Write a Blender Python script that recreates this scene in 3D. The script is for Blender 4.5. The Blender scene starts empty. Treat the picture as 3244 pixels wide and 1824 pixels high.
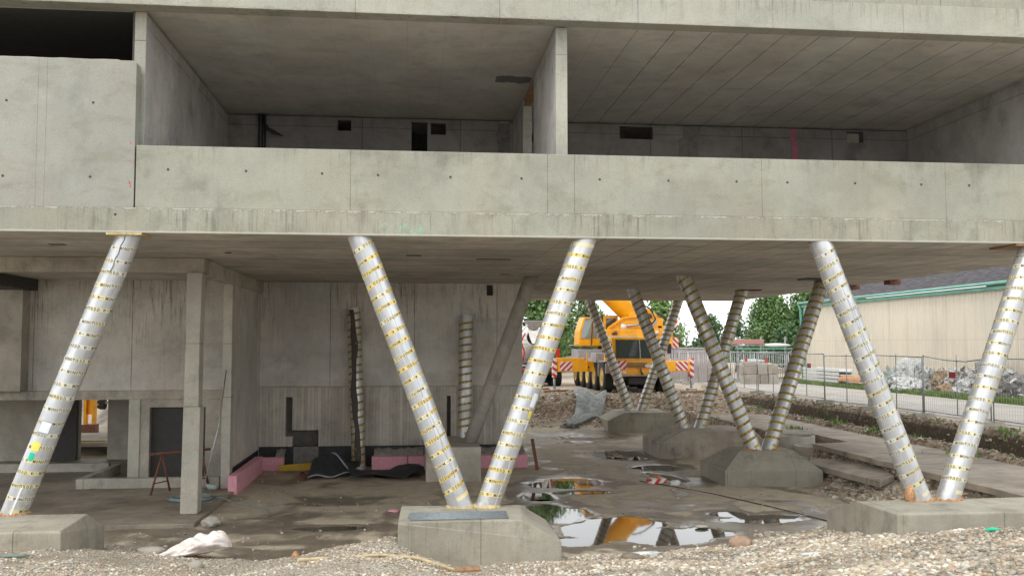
import bpy, bmesh, math, random
import numpy as np
from mathutils import Vector, Matrix
R = math.radians
random.seed(5); np.random.seed(5)
S = bpy.context.scene
COL = S.collection

# ---------------------------------------------------------------- camera
cam = bpy.data.objects.new("camera", bpy.data.cameras.new("camera"))
COL.objects.link(cam); S.camera = cam
cam.location = (0, 0, 4.0)
cam.rotation_euler = (R(90) + math.atan(176 / 2950), 0, -R(6.12))
cam.data.sensor_width = 36; cam.data.lens = 36 * 2950 / 3244
cam.data.clip_start = 0.1; cam.data.clip_end = 4000

# ---------------------------------------------------------------- light
SUN_EL, SUN_AZ = 50, 215     # azimuth clockwise from +Y (south-west behind the camera)
w = bpy.data.worlds.new("World"); S.world = w; w.use_nodes = True
nt = w.node_tree; nt.nodes.clear()
def nn(t, k, **kw):
    n = t.nodes.new(k)
    for a, b in kw.items(): setattr(n, a, b)
    return n
sky = nn(nt, 'ShaderNodeTexSky', sky_type='NISHITA', sun_disc=False)
sky.sun_elevation = R(SUN_EL); sky.sun_rotation = R(SUN_AZ); sky.dust_density = 1.5; sky.air_density = 1.0
hs = nn(nt, 'ShaderNodeHueSaturation'); hs.inputs['Saturation'].default_value = 0.22
tc = nn(nt, 'ShaderNodeTexCoord'); mp = nn(nt, 'ShaderNodeMapping'); mp.inputs['Scale'].default_value = (1, 1, 3)
nz = nn(nt, 'ShaderNodeTexNoise'); nz.inputs['Scale'].default_value = 2.2; nz.inputs['Detail'].default_value = 6
cr = nn(nt, 'ShaderNodeMapRange'); cr.inputs['From Min'].default_value = .35; cr.inputs['From Max'].default_value = .65
cr.inputs['To Min'].default_value = .92; cr.inputs['To Max'].default_value = 1.35
mx = nn(nt, 'ShaderNodeVectorMath', operation='SCALE')
bg = nn(nt, 'ShaderNodeBackground'); bg.inputs['Strength'].default_value = .15
ou = nn(nt, 'ShaderNodeOutputWorld')
L = nt.links.new
L(tc.outputs['Generated'], mp.inputs['Vector']); L(mp.outputs[0], nz.inputs['Vector'])
L(nz.outputs['Fac'], cr.inputs['Value']); L(sky.outputs[0], hs.inputs['Color'])
cl = nn(nt, 'ShaderNodeMix', data_type='RGBA'); cl.inputs[0].default_value = .72       # even cloud cover over the clear sky
cl.inputs[7].default_value = (6.6, 6.75, 6.8, 1); L(hs.outputs[0], cl.inputs[6])
L(cl.outputs[2], mx.inputs[0]); L(cr.outputs[0], mx.inputs['Scale'])
L(mx.outputs[0], bg.inputs['Color']); L(bg.outputs[0], ou.inputs[0])
sl = bpy.data.lights.new("sun", 'SUN'); sl.energy = .6; sl.angle = R(20); sl.color = (1, .965, .9)
so = bpy.data.objects.new("sun", sl); COL.objects.link(so)
az = R(SUN_AZ); el = R(SUN_EL)
sd = Vector((math.sin(az) * math.cos(el), math.cos(az) * math.cos(el), math.sin(el)))
so.rotation_euler = sd.to_track_quat('Z', 'Y').to_euler()
S.view_settings.view_transform = 'Standard'; S.view_settings.look = 'None'
S.view_settings.gamma = 1; S.view_settings.exposure = 0.82
S.render.engine = 'CYCLES'
S.cycles.use_denoising = True; S.cycles.max_bounces = 10; S.cycles.diffuse_bounces = 8
S.cycles.glossy_bounces = 3; S.cycles.transparent_max_bounces = 8; S.cycles.sample_clamp_indirect = 6

# ---------------------------------------------------------------- node helpers
class G:
    def __init__(s, name, rough=.8, spec=.3, metal=0.):
        s.m = bpy.data.materials.new(name); s.m.use_nodes = True
        s.t = s.m.node_tree; s.b = s.t.nodes['Principled BSDF']
        s.b.inputs['Roughness'].default_value = rough; s.b.inputs['Metallic'].default_value = metal
        s.b.inputs['Specular IOR Level'].default_value = spec
        s._p = None
    def l(s, a, b): s.t.links.new(a, b)
    def pos(s):
        if not s._p: s._p = nn(s.t, 'ShaderNodeNewGeometry').outputs['Position']
        return s._p
    def sep(s, v=None):
        n = nn(s.t, 'ShaderNodeSeparateXYZ'); s.l(v or s.pos(), n.inputs[0]); return n.outputs
    def M(s, op, a, b=None, c=None):
        n = nn(s.t, 'ShaderNodeMath', operation=op)
        for i, v in enumerate((a, b, c)):
            if v is None: continue
            if isinstance(v, (int, float)): n.inputs[i].default_value = v
            else: s.l(v, n.inputs[i])
        return n.outputs[0]
    def noise(s, scale, sv=(1, 1, 1), detail=4, rough=.55, dist=0., off=(0, 0, 0), vec=None):
        m = nn(s.t, 'ShaderNodeMapping'); m.inputs['Scale'].default_value = sv; m.inputs['Location'].default_value = off
        s.l(vec or s.pos(), m.inputs[0])
        n = nn(s.t, 'ShaderNodeTexNoise'); n.inputs['Scale'].default_value = scale
        n.inputs['Detail'].default_value = detail; n.inputs['Roughness'].default_value = rough; n.inputs['Distortion'].default_value = dist
        s.l(m.outputs[0], n.inputs['Vector']); return n.outputs['Fac']
    def vor(s, scale, sv=(1, 1, 1), out='Distance', feat='F1', vec=None):
        m = nn(s.t, 'ShaderNodeMapping'); m.inputs['Scale'].default_value = sv
        s.l(vec or s.pos(), m.inputs[0])
        n = nn(s.t, 'ShaderNodeTexVoronoi', feature=feat); n.inputs['Scale'].default_value = scale
        s.l(m.outputs[0], n.inputs['Vector']); return n.outputs[out]
    def ss(s, v, a, b, lo=0., hi=1.):
        n = nn(s.t, 'ShaderNodeMapRange', interpolation_type='SMOOTHSTEP')
        s.l(v, n.inputs['Value'])
        for k, x in zip(('From Min', 'From Max', 'To Min', 'To Max'), (a, b, lo, hi)): n.inputs[k].default_value = x
        return n.outputs[0]
    def mix(s, f, a, b, mode='MIX'):
        n = nn(s.t, 'ShaderNodeMix', data_type='RGBA', blend_type=mode)
        if isinstance(f, (int, float)): n.inputs[0].default_value = f
        else: s.l(f, n.inputs[0])
        for i, v in ((6, a), (7, b)):
            if isinstance(v, tuple): n.inputs[i].default_value = (*v[:3], 1)
            else: s.l(v, n.inputs[i])
        return n.outputs[2]
    def mul(s, col, f):    # colour times a float socket
        n = nn(s.t, 'ShaderNodeVectorMath', operation='SCALE'); s.l(col, n.inputs[0]); s.l(f, n.inputs['Scale']); return n.outputs[0]
    def col(s, c):
        if isinstance(c, tuple): s.b.inputs['Base Color'].default_value = (*c[:3], 1)
        else: s.l(c, s.b.inputs['Base Color'])
        return s
    def bump(s, h, strength=.3, dist=.02):
        n = nn(s.t, 'ShaderNodeBump'); n.inputs['Strength'].default_value = strength; n.inputs['Distance'].default_value = dist
        s.l(h, n.inputs['Height']); s.l(n.outputs[0], s.b.inputs['Normal']); return s
    def rough(s, v): s.l(v, s.b.inputs['Roughness']); return s

def lines(g, coord, vals, w):
    out = None
    for v in vals:
        c = g.M('COMPARE', coord, v, w)
        out = c if out is None else g.M('MAXIMUM', out, c)
    return out
def periodic(g, coord, period, off, w):
    f = g.M('FRACT', g.M('DIVIDE', g.M('ADD', coord, off + 1000 * period), period))
    return g.M('MAXIMUM', g.M('LESS_THAN', f, w / period), g.M('GREATER_THAN', f, 1 - w / period))

def concrete(name, base=(.36, .35, .315), streak=0., zt=None, zspan=.5, xl=(), zl=(), px=None, pyy=None, pz=None, boards=None, mott=.22, extra=None, lw=.008, stain=.25, rough=.85, jmask=None, jd=(.25, .62)):
    g = G(name, rough=rough, spec=.25)
    X, Y, Z = g.sep()
    big = g.ss(g.noise(.45, detail=3), .35, .65, 1 - mott, 1 + mott * .5)
    med = g.ss(g.noise(2.6, sv=(1, 1, .7), detail=6, rough=.65), .3, .7, 1 - mott * .6, 1 + mott * .35)
    fine = g.ss(g.noise(38, detail=2), .3, .7, .93, 1.06)
    f = g.M('MULTIPLY', g.M('MULTIPLY', big, med), fine)
    # dirty blotches with soft edge
    bl = g.ss(g.noise(1.3, sv=(1, 1, .8), detail=8, rough=.7, off=(7, 3, 1)), .52, .68, 0, 1)
    f = g.M('MULTIPLY', f, g.M('SUBTRACT', 1, g.M('MULTIPLY', bl, stain)))
    pit = g.ss(g.vor(9, sv=(1, 1, 1.2)), .035, .06, .55, 1)
    pm = g.ss(g.noise(1.1, off=(3, 9, 2)), .5, .6, 0, 1)
    f = g.M('MULTIPLY', f, g.M('ADD', g.M('MULTIPLY', pit, pm), g.M('SUBTRACT', 1, pm)))
    if streak:
        s1 = g.ss(g.noise(9, sv=(1, 1, .07), detail=5, rough=.7), .5, .72, 0, 1)
        s2 = g.ss(g.noise(26, sv=(1, 1, .05), detail=2, off=(2, 2, 2)), .56, .7, 0, .8)
        area = g.ss(g.noise(.7, sv=(1, 1, .2), off=(5, 5, 5)), .38, .6, .15, 1)
        s = g.M('MULTIPLY', g.M('MAXIMUM', s1, s2), area)
        if zt is not None:
            s = g.M('MULTIPLY', s, g.ss(Z, zt - zspan, zt, .15, 1))
        f = g.M('MULTIPLY', f, g.M('SUBTRACT', 1, g.M('MULTIPLY', s, streak)))
    j = None
    def add(a):
        nonlocal j
        j = a if j is None else g.M('MAXIMUM', j, a)
    if xl: add(lines(g, X, xl, lw))
    if zl: add(lines(g, Z, zl, lw))
    if px:
        jp = periodic(g, X, px[0], px[1], px[2])
        add(jp if jmask is None else g.M('MULTIPLY', jp, g.ss(X, jmask - .5, jmask + 2, .12, 1)))
    if pyy: add(periodic(g, Y, pyy[0], pyy[1], pyy[2]))
    if pz: add(periodic(g, Z, pz[0], pz[1], pz[2]))
    if j is not None:
        fade = g.ss(g.noise(1.7, off=(1, 2, 8)), .3, .6, *jd)
        f = g.M('MULTIPLY', f, g.M('SUBTRACT', 1, g.M('MULTIPLY', j, fade)))
    h = g.M('ADD', g.noise(3, detail=8, rough=.6), g.M('MULTIPLY', g.noise(60, detail=2), .25))
    if boards:
        ax = g.M('ADD', X, Y)
        fl = g.M('FLOOR', g.M('DIVIDE', ax, boards))
        rnd = nn(g.t, 'ShaderNodeTexWhiteNoise', noise_dimensions='1D'); g.l(fl, rnd.inputs['W'])
        f = g.M('MULTIPLY', f, g.ss(rnd.outputs['Value'], 0, 1, .84, 1.08))
        fr = g.M('FRACT', g.M('DIVIDE', ax, boards))
        e = g.M('LESS_THAN', fr, .1)
        f = g.M('MULTIPLY', f, g.M('SUBTRACT', 1, g.M('MULTIPLY', e, .3)))
        h = g.M('ADD', h, g.M('MULTIPLY', rnd.outputs['Value'], .5))
    tint = g.mix(g.ss(g.noise(.6, off=(9, 1, 4)), .4, .6, 0, 1), base, (base[0] * 1.03, base[1] * .99, base[2] * .97))
    pb = g.ss(g.noise(1.5, sv=(.7, 1, 1.5), detail=9, rough=.72, dist=.4, off=(11, 2, 6)), .5, .64, 0, .6)
    tint = g.mix(pb, tint, (base[0] * .84, base[1] * .80, base[2] * .74))
    pw = g.ss(g.noise(1.1, sv=(.8, 1, 1.2), detail=7, rough=.65, off=(1, 12, 9)), .54, .66, 0, .55)
    tint = g.mix(pw, tint, (base[0] * 1.1, base[1] * 1.1, base[2] * 1.12))
    c = g.mul(tint, f)
    if extra: c = extra(g, c, X, Y, Z)
    g.col(c); g.bump(h, .28, .02)
    return g.m

def plain(name, c, rough=.6, metal=0., var=.12, vs=6., bump=.1, spec=.4, sv=(1, 1, 1)):
    g = G(name, rough=rough, metal=metal, spec=spec)
    n = g.noise(vs, sv=sv, detail=5, rough=.6)
    g.col(g.mul(g.mix(0., c, c), g.ss(n, .3, .7, 1 - var, 1 + var * .6)))
    if bump: g.bump(n, bump, .02)
    return g.m

# ---------------------------------------------------------------- mesh helpers
def tag(o, label=None, cat=None, group=None, kind=None):
    if label: o['label'] = label
    if cat: o['category'] = cat
    if group: o['group'] = group
    if kind: o['kind'] = kind
    return o
def empty(name, loc=(0, 0, 0), label=None, cat=None, group=None):
    o = bpy.data.objects.new(name, None); COL.objects.link(o); o.location = loc; o.empty_display_size = .2
    return tag(o, label, cat, group)
class MB:
    def __init__(s): s.v = []; s.f = []; s.mi = []; s.sm = []
    def add(s, vs, fs, mi=0, smooth=False):
        b = len(s.v); s.v += [tuple(v) for v in vs]
        for f in fs: s.f.append(tuple(b + i for i in f)); s.mi.append(mi); s.sm.append(smooth)
        return s
    def box(s, x0, x1, y0, y1, z0, z1, mi=0, M=None):
        vs = [(x, y, z) for z in (z0, z1) for x, y in ((x0, y0), (x1, y0), (x1, y1), (x0, y1))]
        if M is not None: vs = [M @ Vector(v) for v in vs]
        return s.add(vs, [(3, 2, 1, 0), (4, 5, 6, 7), (0, 1, 5, 4), (1, 2, 6, 5), (2, 3, 7, 6), (3, 0, 4, 7)], mi)
    def beam(s, a, b, w, h, mi=0, up=(0, 0, 1)):     # box bar from a to b
        a = Vector(a); b = Vector(b); d = (b - a); ln = d.length; d.normalize()
        u = Vector(up); sd_ = d.cross(u)
        if sd_.length < 1e-4: sd_ = d.cross(Vector((0, 1, 0)))
        sd_.normalize(); u = sd_.cross(d)
        vs = [a + d * t + sd_ * x + u * z for t in (0, ln) for x, z in ((-w / 2, -h / 2), (w / 2, -h / 2), (w / 2, h / 2), (-w / 2, h / 2))]
        return s.add(vs, [(0, 1, 2, 3), (7, 6, 5, 4), (0, 4, 5, 1), (1, 5, 6, 2), (2, 6, 7, 3), (3, 7, 4, 0)], mi)
    def tube(s, pts, r, n=10, mi=0, caps=True, closed=False):
        pts = [Vector(p) for p in pts]; rs = r if isinstance(r, (list, tuple)) else [r] * len(pts)
        b = []; m = len(pts); prev = None
        for i, p in enumerate(pts):
            if closed: d = pts[(i + 1) % m] - pts[i - 1]
            else: d = pts[min(i + 1, m - 1)] - pts[max(i - 1, 0)]
            d.normalize()
            if prev is None:
                u = d.orthogonal().normalized()
            else:
                u = (prev - d * prev.dot(d)).normalized()
            prev = u; v = d.cross(u)
            b += [p + (u * math.cos(2 * math.pi * k / n) + v * math.sin(2 * math.pi * k / n)) * rs[i] for k in range(n)]
        fs = []
        for i in range(m if closed else m - 1):
            j = (i + 1) % m
            fs += [(i * n + k, i * n + (k + 1) % n, j * n + (k + 1) % n, j * n + k) for k in range(n)]
        s.add(b, fs, mi, True)
        if caps and not closed:
            q = len(s.v) - len(b)
            s.f.append(tuple(q + k for k in range(n))[::-1]); s.mi.append(mi); s.sm.append(False)
            s.f.append(tuple(q + (m - 1) * n + k for k in range(n))); s.mi.append(mi); s.sm.append(False)
        return s
    def cyl(s, a, b, r, n=16, mi=0): return s.tube([a, b], r, n, mi)
    def prism(s, poly, ax, a, b, mi=0):     # polygon in the plane normal to ax extruded from a to b
        def P(p, t): return {'x': (t, p[0], p[1]), 'y': (p[0], t, p[1]), 'z': (p[0], p[1], t)}[ax]
        n = len(poly); vs = [P(p, a) for p in poly] + [P(p, b) for p in poly]
        return s.add(vs, [tuple(range(n))[::-1], tuple(range(n, 2 * n))] + [(i, (i + 1) % n, n + (i + 1) % n, n + i) for i in range(n)], mi)
    def build(s, name, mats, parent=None, off=None, bevel=0, label=None, cat=None, group=None, kind=None, fixn=True):
        me = bpy.data.meshes.new(name)
        o0 = Vector(off) if off is not None else (Vector(parent.matrix_world.translation) if False else Vector((0, 0, 0)))
        if off is None and parent is not None:
            p = parent; 
            while p: o0 = o0 + p.location; p = p.parent
        me.from_pydata([tuple(Vector(v) - o0) for v in s.v], [], s.f)
        if not isinstance(mats, (list, tuple)): mats = [mats]
        for m in mats: me.materials.append(m)
        me.polygons.foreach_set('material_index', s.mi); me.polygons.foreach_set('use_smooth', s.sm)
        if fixn:
            bm = bmesh.new(); bm.from_mesh(me); bmesh.ops.recalc_face_normals(bm, faces=bm.faces); bm.to_mesh(me); bm.free()
        me.update()
        o = bpy.data.objects.new(name, me); COL.objects.link(o)
        if parent is not None: o.parent = parent
        elif off is not None: o.location = off
        if bevel:
            bv = o.modifiers.new('bevel', 'BEVEL'); bv.width = bevel; bv.segments = 2; bv.limit_method = 'ANGLE'; bv.harden_normals = False
        return tag(o, label, cat, group, kind)
def copy_tree(o, parent=None):
    c = o.copy(); COL.objects.link(c)
    if parent is not None: c.parent = parent
    for ch in [x for x in bpy.data.objects if x.parent == o]: copy_tree(ch, c)
    return c
def vnoise(x, y, seed=0):        # value noise, numpy
    xi = np.floor(x).astype(np.int64); yi = np.floor(y).astype(np.int64); xf = x - xi; yf = y - yi
    def h(a, b):
        n = (a * 374761393 + b * 668265263 + seed * 974711) & 0x7fffffff
        n = ((n ^ (n >> 13)) * 1274126177) & 0x7fffffff
        return ((n ^ (n >> 16)) & 0xffff) / 65535.
    u = xf * xf * (3 - 2 * xf); v = yf * yf * (3 - 2 * yf)
    return (h(xi, yi) * (1 - u) + h(xi + 1, yi) * u) * (1 - v) + (h(xi, yi + 1) * (1 - u) + h(xi + 1, yi + 1) * u) * v
def fbm(x, y, o=4, seed=0):
    s_ = 0; a = .5; t = 0
    for i in range(o): s_ = s_ + a * vnoise(x * 2 ** i, y * 2 ** i, seed + i); t += a; a *= .5
    return s_ / t
def sst(a, b, x):
    t = np.clip((x - a) / (b - a), 0, 1); return t * t * (3 - 2 * t)
def blob(name, c, size, mat, parent=None, sub=3, amp=.25, freq=2., seed=0, flat=.0, ridge=False, **kw):   # crumpled lump, displaced sphere
    bm = bmesh.new(); bmesh.ops.create_icosphere(bm, subdivisions=sub, radius=1)
    rg = random.Random(seed); ox, oy, oz = [rg.uniform(0, 50) for _ in range(3)]
    from mathutils import noise as MN
    for v in bm.verts:
        p = v.co * freq + Vector((ox, oy, oz))
        if ridge:
            d = 0; a = 1
            for k in range(3):
                d += a * (abs(MN.noise(p * (1.9 ** k))) * 2 - .35); a *= .55
        else: d = MN.noise(p) + .5 * MN.noise(p * 2.3) + .25 * MN.noise(p * 5.1)
        q = v.co * (1 + amp * d)
        if flat and q.z < -flat: q.z = -flat + (q.z + flat) * .1
        v.co = Vector((q.x * size[0], q.y * size[1], q.z * size[2]))
    me = bpy.data.meshes.new(name); bm.to_mesh(me); bm.free()
    for p in me.polygons: p.use_smooth = not kw.get('facet', False)
    kw.pop('facet', None)
    me.materials.append(mat)
    o = bpy.data.objects.new(name, me); COL.objects.link(o)
    o.location = Vector(c) - (parent.location if parent else Vector((0, 0, 0)))
    if parent: o.parent = parent
    return tag(o, **kw)

# ================================================================ materials
m_parapet_lines = (-1.16, 2.55, 3.07, 6.78, 10.58)
def red_marks(g, c, X, Y, Z):
    a = g.M('MULTIPLY', g.M('COMPARE', X, -5.13, .035), g.M('COMPARE', Z, 7.2, .5))
    n = g.ss(g.noise(7, detail=5, rough=.7, off=(3, 3, 3.6)), .57, .6, 0, 1)
    return g.mix(g.M('MULTIPLY', a, n), c, (.5, .03, .05))
M_par = concrete('concrete_parapet', (.325, .325, .27), xl=m_parapet_lines, stain=.2, mott=.1, lw=.005, streak=.3, zt=7.66, zspan=.45)
M_parL = concrete('concrete_tall_parapet', (.325, .325, .285), xl=(-8.6, -6.75, -6.6), stain=.12, mott=.09, lw=.003, extra=red_marks)
def green_spray(g, c, X, Y, Z):
    a = g.M('MULTIPLY', g.M('COMPARE', X, -.15, .5), g.M('COMPARE', Z, 6.12, .13))
    n = g.ss(g.noise(4.5, sv=(1, 1, .8), detail=4, off=(4, 1, 7)), .55, .66, 0, .4)
    c = g.mix(g.M('MULTIPLY', a, n), c, (.2, .6, .4))
    w_ = g.M('MULTIPLY', g.ss(g.noise(5, detail=7, rough=.75), .42, .75, 0, 1), .12)
    top_ = g.M('GREATER_THAN', Z, g.M('SUBTRACT', 6.458, w_)); edge_ = g.M('COMPARE', Z, g.M('SUBTRACT', 6.458, w_), .006)
    c = g.mix(g.M('MULTIPLY', top_, .5), c, (.46, .45, .40)); c = g.mix(g.M('MULTIPLY', edge_, .75), c, (.15, .13, .1))
    lip = g.M('LESS_THAN', Z, g.M('ADD', 6.012, g.M('MULTIPLY', g.noise(3, detail=5), .05)))
    return g.mix(g.M('MULTIPLY', lip, .6), c, (.5, .49, .43))
M_band = concrete('concrete_slab_edge', (.325, .32, .262), streak=.5, zt=6.46, zspan=.9, stain=.18, mott=.1, extra=green_spray)
def ragged_lip(g, c, X, Y, Z):
    w_ = g.M('ADD', 10.215, g.M('MULTIPLY', g.ss(g.noise(6, detail=7, rough=.75), .4, .75, 0, 1), .1))
    e_ = g.M('COMPARE', Z, w_, .007)
    return g.mix(g.M('MULTIPLY', e_, g.ss(g.noise(2), .4, .6, .1, .7)), c, (.2, .18, .15))
M_fascia = concrete('concrete_roof_edge', (.37, .37, .315), streak=.34, zt=10.8, zspan=.6, xl=(-1.1, 1.63, 4.33, 7.05, 9.77), stain=.15, mott=.08, lw=.005, extra=ragged_lip)
M_soffit = concrete('concrete_soffit', (.54, .515, .465), jmask=2.5, px=(.76, .13, .012), pyy=(1.27, .4, .022), jd=(.45, .85), stain=.2, mott=.18)
def blue_patch(g, c, X, Y, Z):
    a = g.M('MULTIPLY', g.M('COMPARE', X, 2.35, .42), g.M('COMPARE', Y, g.M('ADD', 21.35, g.M('MULTIPLY', g.noise(3), .5)), .28))
    return g.mix(g.M('MULTIPLY', a, .75), c, (.05, .055, .075))
M_ceil = concrete('concrete_ceiling_upper', (.58, .57, .525), jmask=3.6, px=(.76, .13, .011), jd=(.4, .75), stain=.14, mott=.12, extra=blue_patch)
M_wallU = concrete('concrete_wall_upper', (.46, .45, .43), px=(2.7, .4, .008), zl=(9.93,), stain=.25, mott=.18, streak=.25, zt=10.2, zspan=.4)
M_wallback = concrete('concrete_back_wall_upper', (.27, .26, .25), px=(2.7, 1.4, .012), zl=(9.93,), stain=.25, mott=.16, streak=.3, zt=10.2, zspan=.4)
M_pillar = concrete('concrete_wall_end', (.38, .375, .32), zl=(9.66,), stain=.25, mott=.14, streak=.15)
M_wall = concrete('concrete_wall_below', (.61, .59, .545), px=(2.74, -.08, .012), streak=.85, zt=6.1, zspan=2.6, stain=.14, mott=.14)
M_boards = concrete('concrete_board_marked', (.56, .53, .47), boards=.11, streak=.3, stain=.15, mott=.14)
M_colA = concrete('concrete_column', (.5, .485, .42), zl=(2.55, 4.0), stain=.2, mott=.14)
M_beam = concrete('concrete_beam', (.47, .435, .37), stain=.3, mott=.2, streak=.15)
M_foot = concrete('concrete_footing', (.35, .33, .27), streak=.22, stain=.3, mott=.16, px=(1.9, .7, .006))
M_footwet = concrete('concrete_footing_wet', (.37, .335, .28), streak=.2, stain=.45, mott=.2)
M_plinth = concrete('concrete_floor_wet', (.30, .26, .205), stain=.45, mott=.3, rough=.55)
M_kerb = concrete('concrete_kerb', (.44, .415, .36), stain=.3, mott=.2)
M_path = concrete('concrete_path', (.39, .345, .285), stain=.35, mott=.25, pyy=(6., 1., .02))
M_dark = plain('dark_shade_fill', (.07, .068, .064), .9)  # near-black colour stands in for shade in openings, hollows and unlit rooms
M_black = plain('bitumen_membrane', (.028, .03, .034), .55, var=.3)
M_membedge = plain('membrane_edge_strip', (.35, .38, .4), .5)
M_pink = plain('pink_insulation', (.74, .36, .43), .8, var=.12, vs=14)
M_dust = plain('grey_dust', (.3, .28, .25), .95, var=.3, vs=10)
M_foam = plain('orange_foam', (.46, .25, .12), .8, var=.35, vs=25)
M_ochre = plain('ochre_foam', (.52, .41, .2), .8, var=.3, vs=20)
M_rust = plain('rusty_steel', (.2, .085, .06), .7, metal=.2, var=.4, vs=18)
M_wood = plain('raw_timber', (.34, .2, .11), .8, var=.3, vs=12, sv=(1, .2, 4))
M_woodL = plain('pale_timber', (.5, .4, .24), .8, var=.25, vs=12)
M_steel = plain('galvanised_steel', (.42, .44, .45), .42, metal=.75, var=.2, vs=9)
M_rebar = plain('blue_grey_rods', (.23, .255, .265), .5, metal=.4, var=.2, vs=12)
M_cable = plain('black_cable', (.03, .03, .03), .5)
M_hose = plain('grey_green_hose', (.26, .33, .33), .5)
M_white = plain('white_paint', (.68, .68, .66), .5, var=.08)
M_sack = plain('white_woven_sack', (.72, .66, .62), .8, var=.2, vs=5, bump=.3)
M_yel = plain('yellow_crane_paint', (.93, .42, .015), .32, var=.16, vs=3, spec=.5)
M_yel2 = plain('yellow_boom_paint', (.95, .45, .015), .32, var=.12, vs=1.5)
M_dgrey = plain('dark_machine_grey', (.06, .06, .065), .6)
M_grey = plain('light_machine_grey', (.34, .34, .35), .5, var=.18)
M_rubber = plain('tyre_rubber', (.035, .034, .033), .85, var=.3, vs=20)
M_rim = plain('yellow_rim', (.6, .42, .12), .5, var=.2)
M_red = plain('red_paint', (.55, .03, .03), .5)
M_glass = G('cab_glass', rough=.05, spec=.9).col((.05, .065, .06)).m
M_glass2 = G('sky_toned_glass', rough=.04, spec=1.).col((.20, .26, .25)).m  # paler base colour carries the sky reflection
M_redsign = plain('red_sign_paint', (.5, .05, .05), .5)
M_green = plain('green_gutter_paint', (.14, .38, .30), .45, var=.2, vs=1)
M_tile = plain('clay_tile', (.5, .25, .12), .8, var=.3, vs=9)
M_yelboard = plain('yellow_board', (.5, .32, .03), .6)
M_paper = plain('white_label', (.75, .78, .8), .5, var=.06)
M_ypaper = plain('yellow_label', (.8, .66, .12), .5, var=.06)
M_gpaper = plain('green_label', (.02, .5, .28), .5, var=.06)
M_bark = plain('bark', (.1, .075, .05), .9, var=.3)
def stripes(name, ca, cb, per, sx=1., sz=1.):
    g = G(name, rough=.45); X, Y, Z = g.sep()
    f = g.M('FRACT', g.M('DIVIDE', g.M('ADD', g.M('ADD', g.M('MULTIPLY', X, sx), g.M('MULTIPLY', Z, sz)), 500), per))
    g.col(g.mix(g.M('GREATER_THAN', f, .5), ca, cb)); return g.m
M_chev = stripes('red_white_chevron', (.75, .74, .72), (.62, .05, .05), .3, 1, -1)
M_chev2 = stripes('red_white_chevron_mirrored', (.75, .74, .72), (.62, .05, .05), .3, 1, 1)
M_post = stripes('red_white_post', (.75, .74, .72), (.62, .05, .05), .34, .6, 1)

# wrapped column foil, with uv = (angle, length)
g = G('silver_foil_tube', rough=.42, metal=.55, spec=.5)
uv = nn(g.t, 'ShaderNodeUVMap').outputs[0]
n1 = g.noise(1, sv=(9, .35, 1), detail=5, rough=.6, vec=uv); n2 = g.noise(3, sv=(1, .5, 1), detail=4, vec=uv)
crk = g.ss(g.noise(1, sv=(22, .8, 1), detail=2, vec=uv), .495, .505, 0, 1)
c = g.mul(g.mix(g.ss(n2, .35, .65, 0, 1), (.60, .61, .625), (.50, .51, .525)), g.ss(n1, .3, .6, .84, 1.04))
zz_ = g.sep()[2]
mud_ = g.M('MULTIPLY', g.ss(zz_, .9, 2.1, 1, 0), g.ss(g.noise(14, detail=6, rough=.7), .45, .62, 0, .55))
c = g.mix(mud_, c, (.42, .36, .28))
c = g.mix(g.ss(g.noise(2.2, sv=(1, 1, .5), detail=7, rough=.75, off=(4, 4, 4)), .56, .66, 0, .3), c, (.34, .31, .26))
g.col(c); g.bump(g.M('ADD', n1, g.M('MULTIPLY', g.noise(1, sv=(30, 2.2, 1), detail=3, vec=uv), .4)), .16, .02)
g.rough(g.ss(n2, .3, .7, .34, .52)); M_foil = g.m
def tape_mat(name, a, b):
    g = G(name, rough=.4, spec=.5)
    g.col(g.mix(g.ss(g.noise(2.2, detail=2), .42, .58, 0, 1), a, b)); return g.m
M_tapeY = tape_mat('yellow_tape', (.74, .58, .2), (.70, .65, .44))
M_tapeP = tape_mat('faded_yellow_tape', (.64, .58, .34), (.61, .60, .51))
M_tapeD = tape_mat('shaded_tape', (.42, .29, .03), (.5, .36, .06))  # same yellow tape, darkened for the shade under the deck
M_ink = plain('brown_ink', (.075, .04, .015), .6)
M_inkD = plain('dark_brown_ink', (.09, .05, .02), .6)
M_bare = concrete('concrete_round_column', (.36, .34, .3), stain=.35, mott=.2)

# leaves
def leafmat(name, a, b):
    g = G(name, rough=.6, spec=.25)
    g.col(g.mix(g.ss(g.noise(1.1, detail=4, rough=.7), .35, .65, 0, 1), a, b))
    g.b.inputs['Transmission Weight'].default_value = 0
    return g.m
M_leafA = leafmat('leaf_mid_green', (.09, .15, .055), (.16, .26, .09))
M_leafB = leafmat('leaf_dark_green', (.06, .11, .05), (.11, .19, .08))
M_leafC = leafmat('leaf_bright_green', (.13, .22, .06), (.22, .33, .11))
M_grassm = leafmat('grass_blades', (.1, .17, .03), (.17, .24, .06))

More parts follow.
